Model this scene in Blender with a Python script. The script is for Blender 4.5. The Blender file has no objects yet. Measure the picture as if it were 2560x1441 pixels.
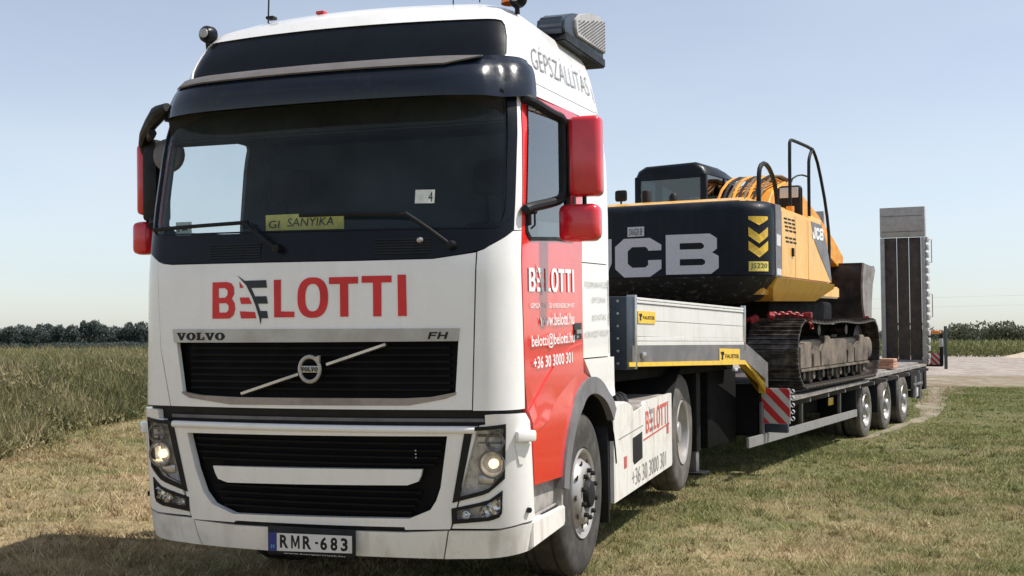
import bpy, bmesh, math, random
import numpy as np
from mathutils import Vector, Matrix
from mathutils.geometry import delaunay_2d_cdt
random.seed(7)
PI=math.pi
# ------------------------------------------------------------------ camera, sky, sun, exposure
scene=bpy.context.scene
cam_d=bpy.data.cameras.new('camera'); cam=bpy.data.objects.new('camera',cam_d); scene.collection.objects.link(cam)
cam_d.sensor_width=36; cam_d.lens=3020/2560*36; cam_d.clip_start=.1; cam_d.clip_end=5000
cam.location=(0,0,0); cam.rotation_euler=(PI/2+math.radians(2.655),0,0)
scene.camera=cam
SUN_EL=math.radians(58); SUN_AZ=math.radians(-6)      # azimuth measured from +X towards +Y
world=bpy.data.worlds.new("World"); scene.world=world; world.use_nodes=True
nt=world.node_tree; nt.nodes.clear()
wo=nt.nodes.new('ShaderNodeOutputWorld'); bg=nt.nodes.new('ShaderNodeBackground'); sk=nt.nodes.new('ShaderNodeTexSky')
sk.sky_type='NISHITA'; sk.sun_disc=False; sk.sun_elevation=SUN_EL; sk.sun_rotation=PI/2-SUN_AZ
sk.air_density=1.0; sk.dust_density=.7; sk.ozone_density=3.5; sk.altitude=100
hs=nt.nodes.new('ShaderNodeHueSaturation'); hs.inputs['Saturation'].default_value=.58; hs.inputs['Value'].default_value=1.0
tcw=nt.nodes.new('ShaderNodeTexCoord'); mpw=nt.nodes.new('ShaderNodeMapping'); mpw.inputs['Scale'].default_value=(1.2,1.2,4.5); nzw=nt.nodes.new('ShaderNodeTexNoise'); nzw.inputs['Scale'].default_value=1.6; nzw.inputs['Detail'].default_value=6
rw=nt.nodes.new('ShaderNodeMapRange'); rw.inputs[1].default_value=.42; rw.inputs[2].default_value=.78; rw.inputs[3].default_value=0; rw.inputs[4].default_value=.32
mxw=nt.nodes.new('ShaderNodeMix'); mxw.data_type='RGBA'; mxw.inputs[7].default_value=(5.6,5.8,6.1,1)      # thin high cloud
nt.links.new(tcw.outputs['Generated'],mpw.inputs[0]); nt.links.new(mpw.outputs[0],nzw.inputs['Vector']); nt.links.new(nzw.outputs[0],rw.inputs[0]); nt.links.new(rw.outputs[0],mxw.inputs[0])
nt.links.new(sk.outputs[0],hs.inputs['Color']); nt.links.new(hs.outputs[0],mxw.inputs[6]); nt.links.new(mxw.outputs[2],bg.inputs[0]); nt.links.new(bg.outputs[0],wo.inputs[0])
bg.inputs[1].default_value=.12
sd=bpy.data.lights.new('sun','SUN'); sun=bpy.data.objects.new('sun',sd); scene.collection.objects.link(sun)
sd.energy=4.6; sd.angle=math.radians(.55); sd.color=(1,.95,.88)
sdir=Vector((math.cos(SUN_EL)*math.cos(SUN_AZ),math.cos(SUN_EL)*math.sin(SUN_AZ),math.sin(SUN_EL)))
sun.rotation_euler=sdir.to_track_quat('Z','Y').to_euler()
vs=scene.view_settings; vs.view_transform='Standard'; vs.look='None'; vs.exposure=0.40; vs.gamma=1; vs.use_curve_mapping=False
scene.render.engine='CYCLES'
scene.cycles.max_bounces=8; scene.cycles.transparent_max_bounces=12

# ------------------------------------------------------------------ frames measured for the tractor and the trailer (metres, z up)
def frame(o,x,y,z):
    return Matrix(((x[0],y[0],z[0],o[0]),(x[1],y[1],z[1],o[1]),(x[2],y[2],z[2],o[2]),(0,0,0,1)))
FT=frame((-1.07605,7.46664,-1.63118),(.947348,-.320199,.002107),(.319968,.946878,.032289),(-.012334,-.029915,.999476))
FR=frame((.29027,11.52446,-1.49275),(.875163,-.483802,-.005041),(.483806,.874973,.018823),(-.004696,-.018912,.99981))

# ------------------------------------------------------------------ materials
def mat(name,col,rough=.5,metal=0,coat=0,var=.10,scale=5.,bump=0,bscale=60.,col2=None,thr=(.45,.65),emis=None,spec=.5,detail=6,speck=0):
    m=bpy.data.materials.new(name); m.use_nodes=True; n=m.node_tree.nodes; l=m.node_tree.links
    b=n['Principled BSDF']; b.inputs['Roughness'].default_value=rough; b.inputs['Metallic'].default_value=metal
    b.inputs['Coat Weight'].default_value=coat; b.inputs['Coat Roughness'].default_value=.06; b.inputs['Specular IOR Level'].default_value=spec
    tc=n.new('ShaderNodeTexCoord'); nz=n.new('ShaderNodeTexNoise'); nz.inputs['Scale'].default_value=scale; nz.inputs['Detail'].default_value=detail; nz.inputs['Roughness'].default_value=.65
    l.new(tc.outputs['Object'],nz.inputs['Vector'])
    r=n.new('ShaderNodeValToRGB'); c2=col2 or tuple(c*(1-var*2) for c in col)
    r.color_ramp.elements[0].position=thr[0]; r.color_ramp.elements[1].position=thr[1]
    r.color_ramp.elements[0].color=(*col,1); r.color_ramp.elements[1].color=(*c2,1)
    l.new(nz.outputs[0],r.inputs[0]); l.new(r.outputs[0],b.inputs['Base Color'])
    if speck:
        s1=n.new('ShaderNodeTexNoise'); s1.inputs['Scale'].default_value=75; s1.inputs['Detail'].default_value=2; l.new(tc.outputs['Object'],s1.inputs['Vector'])
        mp_=n.new('ShaderNodeMapping'); mp_.inputs['Scale'].default_value=(9,9,1.2); l.new(tc.outputs['Object'],mp_.inputs[0])
        s2=n.new('ShaderNodeTexNoise'); s2.inputs['Scale'].default_value=1.4; s2.inputs['Detail'].default_value=7; l.new(mp_.outputs[0],s2.inputs['Vector'])
        k1=n.new('ShaderNodeMapRange'); k1.inputs[1].default_value=.70; k1.inputs[2].default_value=.78; k1.inputs[4].default_value=.55*min(1,speck*2); l.new(s1.outputs[0],k1.inputs[0])
        k2=n.new('ShaderNodeMapRange'); k2.inputs[1].default_value=.50; k2.inputs[2].default_value=.80; k2.inputs[4].default_value=speck; l.new(s2.outputs[0],k2.inputs[0])
        mxn=n.new('ShaderNodeMath'); mxn.operation='MAXIMUM'; l.new(k1.outputs[0],mxn.inputs[0]); l.new(k2.outputs[0],mxn.inputs[1])
        mc=n.new('ShaderNodeMix'); mc.data_type='RGBA'; l.new(mxn.outputs[0],mc.inputs[0]); l.new(r.outputs[0],mc.inputs[6]); mc.inputs[7].default_value=(.22,.17,.12,1); l.new(mc.outputs[2],b.inputs['Base Color'])
    mr=n.new('ShaderNodeMapRange'); mr.inputs[1].default_value=.3; mr.inputs[2].default_value=.7; mr.inputs[3].default_value=max(.02,rough-.08); mr.inputs[4].default_value=min(1,rough+.12)
    l.new(nz.outputs[0],mr.inputs[0]); l.new(mr.outputs[0],b.inputs['Roughness'])
    if bump:
        n2=n.new('ShaderNodeTexNoise'); n2.inputs['Scale'].default_value=bscale; n2.inputs['Detail'].default_value=4; l.new(tc.outputs['Object'],n2.inputs['Vector'])
        bp=n.new('ShaderNodeBump'); bp.inputs['Strength'].default_value=bump; bp.inputs['Distance'].default_value=.01; l.new(n2.outputs[0],bp.inputs['Height']); l.new(bp.outputs[0],b.inputs['Normal'])
    if emis: b.inputs['Emission Color'].default_value=(*emis[0],1); b.inputs['Emission Strength'].default_value=emis[1]
    return m
def glass(name,tint,refl=.0,rough=.02,dust=0):
    m=bpy.data.materials.new(name); m.use_nodes=True; n=m.node_tree.nodes; l=m.node_tree.links; n.clear()
    o=n.new('ShaderNodeOutputMaterial'); mx=n.new('ShaderNodeMixShader'); t=n.new('ShaderNodeBsdfTransparent'); g=n.new('ShaderNodeBsdfGlossy'); lw=n.new('ShaderNodeLayerWeight'); f=n.new('ShaderNodeMath')
    t.inputs[0].default_value=(*tint,1); g.inputs['Roughness'].default_value=rough; f.operation='POWER'; f.inputs[1].default_value=4.5; l.new(lw.outputs['Facing'],f.inputs[0])
    a=n.new('ShaderNodeMath'); a.operation='ADD'; a.inputs[1].default_value=refl+.04; a.use_clamp=True
    l.new(f.outputs[0],a.inputs[0]); l.new(a.outputs[0],mx.inputs[0]); l.new(t.outputs[0],mx.inputs[1]); l.new(g.outputs[0],mx.inputs[2])
    if dust:
        tc=n.new('ShaderNodeTexCoord'); nz=n.new('ShaderNodeTexNoise'); nz.inputs['Scale'].default_value=2.2; nz.inputs['Detail'].default_value=7; l.new(tc.outputs['Object'],nz.inputs['Vector'])
        mr=n.new('ShaderNodeMapRange'); mr.inputs[1].default_value=.38; mr.inputs[2].default_value=.75; mr.inputs[4].default_value=dust; l.new(nz.outputs[0],mr.inputs[0])
        d=n.new('ShaderNodeBsdfDiffuse'); d.inputs[0].default_value=(.33,.44,.50,1); m2=n.new('ShaderNodeMixShader'); l.new(mr.outputs[0],m2.inputs[0]); l.new(mx.outputs[0],m2.inputs[1]); l.new(d.outputs[0],m2.inputs[2]); l.new(m2.outputs[0],o.inputs[0])  # bluish diffuse mottling painted in for cloud-like reflections and haze
    else: l.new(mx.outputs[0],o.inputs[0])
    return m
M={}
M['white']=mat('white paint',(.80,.79,.77),.28,coat=.6,col2=(.76,.74,.71),thr=(.45,.75),scale=2.5,speck=.10)
M['whitedirty']=mat('white paint dusty',(.78,.76,.72),.4,coat=.3,col2=(.52,.46,.38),thr=(.50,.80),scale=4,speck=.45)
M['red']=mat('red paint',(.74,.022,.016),.22,coat=1,col2=(.66,.022,.016),scale=2,speck=.06)
M['mirrorred']=mat('mirror red',(.62,.010,.022),.3,coat=.8,col2=(.5,.010,.02))
M['redprint']=mat('red lettering',(.62,.015,.015),.4,var=.08)
M['darkprint']=mat('dark lettering',(.008,.014,.02),.4)
M['greyprint']=mat('grey lettering',(.26,.26,.25),.5,var=.15)
M['whiteprint']=mat('white lettering',(.80,.79,.78),.4,var=.04)
M['redline']=mat('faded red lettering',(.55,.12,.10),.5,var=.2,scale=30)
M['black']=mat('black plastic',(.007,.008,.010),.5,var=.25,scale=12,spec=.3)
M['gloss']=mat('gloss black',(.006,.008,.012),.3,coat=.03,var=.2,spec=.18)
M['visor']=mat('visor acrylic',(.006,.010,.018),.18,coat=.35,spec=.25,var=.2,col2=(.02,.025,.03),thr=(.55,.85),scale=9)
M['visortop']=mat('visor top grey',(.125,.115,.112),.6,var=.1,spec=.3)
M['rubber']=mat('tyre rubber',(.035,.033,.031),.8,var=.25,scale=9,bump=.25,bscale=90,col2=(.085,.075,.065),thr=(.45,.7))
M['dusty']=mat('dusty rubber',(.07,.065,.06),.85,var=.25,scale=7,bump=.2,col2=(.16,.14,.115),thr=(.4,.7))
M['rim']=mat('painted rim',(.38,.365,.35),.38,metal=.35,var=.18,scale=9,col2=(.30,.27,.24),thr=(.5,.8))
M['wheelalu']=mat('dull wheel alloy',(.42,.41,.40),.38,metal=.8,var=.2,scale=12)
M['alu']=mat('aluminium',(.62,.61,.60),.3,metal=.9,var=.15,scale=8)
M['chrome']=mat('chrome',(.72,.72,.72),.12,metal=1,var=.06)
M['silver']=mat('silver trim',(.42,.41,.39),.35,metal=.6,var=.08,col2=(.36,.34,.31))
M['chin']=mat('grille chin',(.30,.26,.235),.4,metal=.4,var=.12)
M['grey']=mat('grey plastic',(.16,.155,.16),.6,var=.15,bump=.1)
M['stepgrey']=mat('step recess grey',(.38,.36,.335),.6,col2=(.22,.20,.18),scale=14,thr=(.45,.7))
M['grille']=mat('grille black',(.004,.004,.005),.6,var=.1,spec=.15)
M['under']=mat('underbody black',(.006,.006,.006),.8,var=.2,spec=.15,scale=6)
M['chassis']=mat('chassis black',(.009,.009,.010),.65,var=.2,col2=(.022,.02,.018),spec=.3,thr=(.5,.75),scale=8,bump=.1)
M['interior']=mat('interior dark',(.010,.014,.016),.9,var=.2,spec=.2,scale=1.6,col2=(.040,.055,.058),thr=(.42,.68))
M['trim']=mat('interior grey trim',(.16,.18,.20),.7,var=.12)
M['glassw']=glass('windscreen glass',(.80,.87,.87),-.015,dust=.045)
M['glasss']=glass('side glass',(.50,.62,.66),.16)
M['glassx']=glass('cab tinted glass',(.42,.50,.50),.06)
M['lens']=glass('lamp lens',(.95,.96,.97),.01)
M['lampgrey']=mat('lamp bezel',(.62,.62,.63),.32,metal=.35,var=.25,scale=22)
M['curtain']=mat('cab curtain',(.030,.042,.048),.9,spec=.1,col2=(.055,.078,.088),scale=1.3,thr=(.4,.65))
M['glow']=mat('lit lamp',(1,.8,.5),.3,emis=((1,.78,.50),1.3))
M['amber']=mat('amber lens',(.85,.24,.02),.2,coat=.5)
M['redlens']=mat('red lens',(.5,.01,.01),.25,coat=.5)
M['blue']=mat('plate blue band',(.01,.03,.24),.4)
M['starblue']=mat('plate pale blue',(.10,.40,.70),.4)
M['plate']=mat('number plate white',(.62,.61,.60),.45,var=.05)
M['yplate']=mat('yellow plate',(.75,.62,.14),.5,var=.1,scale=20)
M['paper']=mat('paper white',(.70,.72,.66),.7,var=.1,scale=40)
M['mesh']=mat('perforated grey',(.40,.39,.39),.6,var=.1)
M['dropside']=mat('dropside aluminium white',(.70,.69,.66),.38,metal=.15,coat=.2,col2=(.64,.62,.58),scale=3,speck=.2)
M['guard']=mat('side guard aluminium',(.36,.345,.34),.45,metal=.5,var=.1)
M['steel']=mat('trailer steel grey',(.17,.165,.175),.42,metal=.5,col2=(.27,.25,.25),scale=5,thr=(.4,.7))
M['postgrey']=mat('corner post blue grey',(.05,.065,.085),.45,metal=.4,var=.15)
M['yellowtape']=mat('yellow marking',(.78,.50,.04),.4,col2=(.60,.40,.08),scale=12)
M['wood']=mat('dark deck timber',(.085,.060,.050),.8,col2=(.038,.031,.028),scale=7,bump=.4,bscale=30,thr=(.35,.7))
M['palewood']=mat('pale timber',(.50,.28,.19),.8,col2=(.38,.20,.13),scale=20,bump=.3)
M['deckdust']=mat('dusty deck steel',(.20,.18,.165),.7,metal=.1,col2=(.33,.30,.27),scale=6,bump=.2)
M['ramp']=mat('ramp zinc grey',(.44,.42,.415),.6,metal=.1,col2=(.36,.34,.33),scale=9,bump=.1)
M['jyellow']=mat('machine yellow',(.80,.42,.045),.35,coat=.4,col2=(.72,.36,.05),scale=3,thr=(.4,.8),speck=.4)
M['jorange']=mat('boom yellow',(.78,.33,.03),.45,col2=(.50,.20,.03),scale=6,thr=(.45,.7))
M['cw']=mat('counterweight black',(.005,.008,.014),.42,coat=.02,spec=.18,col2=(.010,.013,.018),scale=4,speck=.035)
M['scraped']=mat('scraped black steel',(.012,.012,.012),.55,col2=(.16,.15,.14),scale=16,thr=(.56,.70),bump=.3,bscale=30)
M['jgrey']=mat('machine grey panel',(.16,.155,.17),.45,var=.1)
M['decalwhite']=mat('reflective white decal',(.60,.58,.61),.5,var=.06,scale=60)
M['track']=mat('track steel',(.045,.038,.034),.45,metal=.6,col2=(.20,.17,.15),scale=9,bump=.3,thr=(.45,.75))
M['mud']=mat('dried mud on frame',(.20,.16,.125),.9,col2=(.045,.035,.028),scale=4.5,bump=.5,bscale=25,thr=(.35,.7))
M['bucket']=mat('bucket steel',(.012,.011,.013),.42,metal=.3,col2=(.045,.04,.04),scale=4,bump=.15)
M['hosebrown']=mat('dusty hose',(.20,.12,.06),.6,var=.3)
M['bucketside']=mat('worn bucket plate',(.30,.27,.255),.5,metal=.4,col2=(.16,.14,.13),scale=5)
M['chain']=mat('red load chain',(.30,.010,.015),.5,col2=(.12,.01,.012),scale=20)
M['signred']=mat('hazard red',(.52,.02,.025),.4,var=.08)
M['signwhite']=mat('hazard white',(.50,.48,.48),.45,var=.06)

# ------------------------------------------------------------------ object helpers
PV={}
def link(o,parent):
    scene.collection.objects.link(o)
    if parent is not None:
        o.parent=parent
        if parent.name in PV: o.location=-PV[parent.name]
    return o
def tag(o,label=None,cat=None,group=None,kind=None):
    if label: o['label']=label
    if cat: o['category']=cat
    if group: o['group']=group
    if kind: o['kind']=kind
    return o
def thing(name,label,cat,F=None,pivot=(0,0,0),group=None):
    o=bpy.data.objects.new(name,None); scene.collection.objects.link(o); o.empty_display_size=.3
    o.matrix_world=(F or Matrix())@Matrix.Translation(pivot); PV[o.name]=Vector(pivot)
    return tag(o,label,cat,group)
def finish(me,m,smooth=35):
    if m is not None: me.materials.append(m)
    if smooth:
        me.polygons.foreach_set('use_smooth',[True]*len(me.polygons)); me.set_sharp_from_angle(angle=math.radians(smooth))
    me.update(); return me
class MB:
    def __init__(s): s.b=bmesh.new()
    def _n(s,vs_,fs_):
        v=[s.b.verts.new(p) for p in vs_]; out=[]
        for f in fs_:
            try: out.append(s.b.faces.new([v[i] for i in f]))
            except ValueError: pass
        return v,out
    def box(s,x0,x1,y0,y1,z0,z1,bev=0,seg=2,M_=None):
        P=[(x,y,z) for x in (x0,x1) for y in (y0,y1) for z in (z0,z1)]
        if M_ is not None: P=[M_@Vector(p) for p in P]
        v,f=s._n(P,[(0,1,3,2),(4,6,7,5),(0,4,5,1),(2,3,7,6),(0,2,6,4),(1,5,7,3)])
        if bev:
            e=list({e for q in f for e in q.edges}); bmesh.ops.bevel(s.b,geom=e,offset=bev,segments=seg,affect='EDGES',profile=.5)
        return s
    def loft(s,rings,closed=True,caps=True):
        n=len(rings[0]); V=[[s.b.verts.new(p) for p in r] for r in rings]
        for a,b in zip(V,V[1:]):
            for i in range(n if closed else n-1):
                j=(i+1)%n
                try: s.b.faces.new((a[i],a[j],b[j],b[i]))
                except ValueError: pass
        if caps and closed:
            for r in (V[0],V[-1]):
                try: s.b.faces.new(r)
                except ValueError: pass
        return s
    def prism(s,poly,a0,a1,axis='x',bev=0):
        f={'x':lambda p,a:(a,p[0],p[1]),'y':lambda p,a:(p[0],a,p[1]),'z':lambda p,a:(p[0],p[1],a)}[axis]
        k0=len(s.b.faces); s.loft([[f(p,a0) for p in poly],[f(p,a1) for p in poly]])
        if bev:
            s.b.faces.ensure_lookup_table(); e=list({e for q in s.b.faces[k0:] for e in q.edges}); bmesh.ops.bevel(s.b,geom=e,offset=bev,segments=2,affect='EDGES')
        return s
    def tube(s,pts,r,n=8,smooth=0):
        P=[Vector(p) for p in pts]
        if smooth:
            for _ in range(smooth):
                Q=[P[0]]
                for a,b in zip(P,P[1:]): Q+= [a*.75+b*.25,a*.25+b*.75]
                Q.append(P[-1]); P=Q
        rings=[]; up=None
        for i,p in enumerate(P):
            d=(P[min(i+1,len(P)-1)]-P[max(i-1,0)]).normalized()
            if up is None: up=Vector((0,0,1)) if abs(d.z)<.9 else Vector((1,0,0))
            a=d.cross(up).normalized(); up=a.cross(d).normalized()
            rr=r[i] if isinstance(r,(list,tuple)) else r
            rings.append([p+(a*math.cos(2*PI*k/n)+up*math.sin(2*PI*k/n))*rr for k in range(n)])
        return s.loft(rings)
    def lathe(s,prof,c=(0,0,0),axis='x',n=48,cap=False,sg=1):
        rings=[]
        for r,a in prof:
            ring=[]
            for k in range(n):
                t=2*PI*k/n; u,w=r*math.cos(t),r*math.sin(t)
                p={'x':(a*sg,u,w),'y':(u,a*sg,w),'z':(u,w,a*sg)}[axis]
                ring.append((p[0]+c[0],p[1]+c[1],p[2]+c[2]))
            rings.append(ring)
        return s.loft(rings,caps=cap)
    def obj(s,name,m,parent=None,smooth=35,recalc=True):
        if recalc: bmesh.ops.recalc_face_normals(s.b,faces=s.b.faces)
        me=bpy.data.meshes.new(name); s.b.to_mesh(me); s.b.free(); finish(me,M[m] if isinstance(m,str) else m,smooth)
        return link(bpy.data.objects.new(name,me),parent)
def BOX(name,m,parent,x0,x1,y0,y1,z0,z1,bev=.01): return MB().box(x0,x1,y0,y1,z0,z1,bev).obj(name,m,parent)

def pip(x,y,P):
    c=False; j=len(P)-1
    for i in range(len(P)):
        xi,yi=P[i]; xj,yj=P[j]
        if (yi>y)!=(yj>y) and x<(xj-xi)*(y-yi)/(yj-yi)+xi: c=not c
        j=i
    return c
def dens(P,st):
    o=[]
    for i,(a,b) in enumerate(P):
        c,d=P[(i+1)%len(P)]; n=max(1,int(math.ceil(max(abs(c-a)/st[0],abs(d-b)/st[1])-1e-6)))
        for k in range(n): o.append((a+(c-a)*k/n,b+(d-b)*k/n))
    return o
def triang(poly,holes=(),st=(1e9,1e9)):
    loops=[dens(poly,st)]+[dens(h,st) for h in holes]; V=[];E=[]
    for L in loops:
        k=len(V); V+=L; E+=[(k+i,k+(i+1)%len(L)) for i in range(len(L))]
    if st[0]<1e8:
        xs=[p[0] for p in poly]; ys=[p[1] for p in poly]; B=np.array(V)
        x=math.ceil(min(xs)/st[0])*st[0]
        while x<max(xs):
            y=math.ceil(min(ys)/st[1])*st[1]
            while y<max(ys):
                if (((B[:,0]-x)/st[0])**2+((B[:,1]-y)/st[1])**2).min()>.16 and pip(x,y,poly) and not any(pip(x,y,h) for h in holes): V.append((x,y))
                y+=st[1]
            x+=st[0]
    r=delaunay_2d_cdt([Vector(v) for v in V],E,[],0,1e-7)
    vs_=[tuple(v) for v in r[0]]; F=[]
    for f in r[2]:
        cx_=sum(vs_[i][0] for i in f)/len(f); cy_=sum(vs_[i][1] for i in f)/len(f)
        if pip(cx_,cy_,poly) and not any(pip(cx_,cy_,h) for h in holes): F.append(tuple(f))
    return vs_,F
def panel_mesh(polys,fn,off,th,st):
    """each (poly,holes) laid on the surface fn(u,v,offset) as a plate th thick"""
    b=bmesh.new()
    for poly,holes in polys:
        vs_,F=triang(poly,holes,st)
        vo=[b.verts.new(fn(u,v,off)) for u,v in vs_]; vi=[b.verts.new(fn(u,v,off-th)) for u,v in vs_] if th else None
        cnt={}
        for f in F:
            b.faces.new([vo[i] for i in f])
            if th: b.faces.new([vi[i] for i in reversed(f)])
            for i in range(len(f)):
                e=(f[i],f[(i+1)%len(f)]); cnt[e]=cnt.get(e,0)+1
        if th:
            for (i,j) in cnt:
                if (j,i) not in cnt:
                    try: b.faces.new((vo[j],vo[i],vi[i],vi[j]))
                    except ValueError: pass
        for v in [v for v in b.verts if not v.link_faces]: b.verts.remove(v)
    if th: bmesh.ops.recalc_face_normals(b,faces=b.faces)
    return b
def sm(n=''): pass
def panel(name,poly,m,parent,off=0,th=.02,holes=(),fn=None,st=(.12,.12),mirror=False,smooth=35):
    b=panel_mesh([(poly,holes)],fn or S,off,th,st)
    me=bpy.data.meshes.new(name); b.to_mesh(me); b.free(); finish(me,M[m],smooth)
    return link(bpy.data.objects.new(name,me),parent)
def mir(P): return [(-a,b) for a,b in reversed(P)]
def both(name,poly,m,parent,holes=(),**k):
    return panel(name,poly,m,parent,holes=holes,**k), panel(name,mir(poly),m,parent,holes=[mir(h) for h in holes],**k)
def flatprint(name,polys,m,parent,fn,off=.004,th=.003,st=(1e9,1e9)):
    b=panel_mesh(polys,fn,off,th,st)
    me=bpy.data.meshes.new(name); b.to_mesh(me); b.free(); finish(me,M[m],0)
    return link(bpy.data.objects.new(name,me),parent)
def text_mesh(txt,bold=0.,res=3):
    cu=bpy.data.curves.new('t','FONT'); cu.body=txt; cu.size=1; cu.offset=bold; cu.resolution_u=res
    o=bpy.data.objects.new('t',cu); scene.collection.objects.link(o); bpy.context.view_layer.update()
    me=bpy.data.meshes.new_from_object(o.evaluated_get(bpy.context.evaluated_depsgraph_get()))
    bpy.data.objects.remove(o); bpy.data.curves.remove(cu)
    return me
def text(name,txt,m,parent,fn,u0,u1,v0,v1,off=.005,bold=0.,shear=0,skew=0):
    """text filling the box u0..u1, v0..v1 of the surface fn; shear lifts v with u; skew slants the letters"""
    me=text_mesh(txt,bold); X=[v.co.x for v in me.vertices]; Y=[v.co.y for v in me.vertices]
    x0,x1,y0,y1=min(X),max(X),min(Y),max(Y)
    for v in me.vertices:
        a=(v.co.x-x0)/(x1-x0); c=(v.co.y-y0)/(y1-y0)
        v.co=Vector(fn(u0+(u1-u0)*a+skew*c,v0+(v1-v0)*c+shear*a,off))
    me.name=name; me.materials.clear(); finish(me,M[m],0)
    return link(bpy.data.objects.new(name,me),parent)
# ------------------------------------------------------------------ cab surface: u = wrap coordinate (0 centre, 1 corner start, 2 side start, 3 rear), v = height
PR=[(.30,1.19,-.20,.12,.20),(.42,1.25,-.275,.10,.20),(.62,1.275,-.30,.10,.20),(1.18,1.27,-.335,.09,.20),(1.24,1.255,-.35,.09,.19),(2.1,1.25,-.33,.09,.19),
(2.5,1.25,-.26,.09,.19),(2.9,1.24,-.18,.09,.19),(3.1,1.215,-.12,.09,.19),(3.3,1.175,-.04,.09,.19),(3.5,1.13,.05,.09,.19),(3.62,1.09,.12,.10,.19),(3.69,1.05,.18,.11,.2),(3.73,.98,.26,.12,.2)]
YB=2.05
def prof(z):
    if z<=PR[0][0]: return PR[0][1:]
    for a,b in zip(PR,PR[1:]):
        if z<=b[0]:
            k=(z-a[0])/(b[0]-a[0]); return tuple(a[i]+(b[i]-a[i])*k for i in range(1,5))
    return PR[-1][1:]
def S(t,z,off=0.0):
    W,f0,bow,r=prof(z); sg=-1 if t<0 else 1; t=abs(t); xc=W-r; sl=math.atan(2*bow/xc)
    if t<=1: x=xc*t; y=f0+bow*t*t; a=math.atan(2*bow*t/xc)
    elif t<=2:
        a=sl+(PI/2-sl)*(t-1)
        x=xc+r*(math.sin(a)-math.sin(sl))/(1-math.sin(sl)); y=f0+bow+r*(math.cos(sl)-math.cos(a))
    else:
        yc=f0+bow+r*math.cos(sl); x=W; y=yc+(YB-yc)*(t-2); a=PI/2
    return (sg*(x+off*math.sin(a)), y-off*math.cos(a), z)
def ty(y,z):
    W,f0,bow,r=prof(z); sl=math.atan(2*bow/(W-r)); yc=f0+bow+r*math.cos(sl); return 2+(y-yc)/(YB-yc)
def YZ(P): return [(ty(y,z),z) for y,z in P]

truck=thing('semi_truck','white tractor unit with tall cab, red doors and red mirrors, its headlamps lit','truck',FT)
T=truck
# arch points (tractor front wheel)
def arc(cy,cz,R,a0,a1,n): return [(cy+R*math.cos(math.radians(a0+(a1-a0)*i/n)),cz+R*math.sin(math.radians(a0+(a1-a0)*i/n))) for i in range(n+1)]
AY,AZ=1.37,.545
# ---- bumper
both('bumper_corner',[(.772,.405),(2.0,.45),(2.0,.60),(1.6,.60),(1.2,.578),(.79,.572)],'whitedirty',T,off=.012,th=.03,st=(.12,.1))
panel('bumper_centre',[(-.764,.405),(.764,.405),(.782,.572),(.545,.556),(-.495,.548),(-.782,.560)],'whitedirty',T,off=.01,th=.03)
panel('bumper_slot',[(-.60,.53),(.60,.53),(.60,.60),(-.60,.60)],'black',T,off=-.02,th=.02)
lg=[(-.80,1.100),(.80,1.116),(.752,.822),(.725,.745),(.69,.69),(.573,.638),(-.50,.618),(-.64,.668),(-.70,.74),(-.75,.88)]
panel('front_bumper',[(-.795,.566),(-.50,.566),(-.49,.578),(.545,.588),(.55,.572),(.795,.582),(.965,1.172),(-.915,1.168)],'white',T,off=.012,th=.05,holes=[lg],st=(.1,.1))
hl=[(.925,1.150),(1.338,1.166),(1.275,.885),(.838,.755)]
fg=[(.818,.690),(1.236,.795),(1.21,.685),(1.17,.665),(1.08,.652),(.815,.625)]
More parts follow.
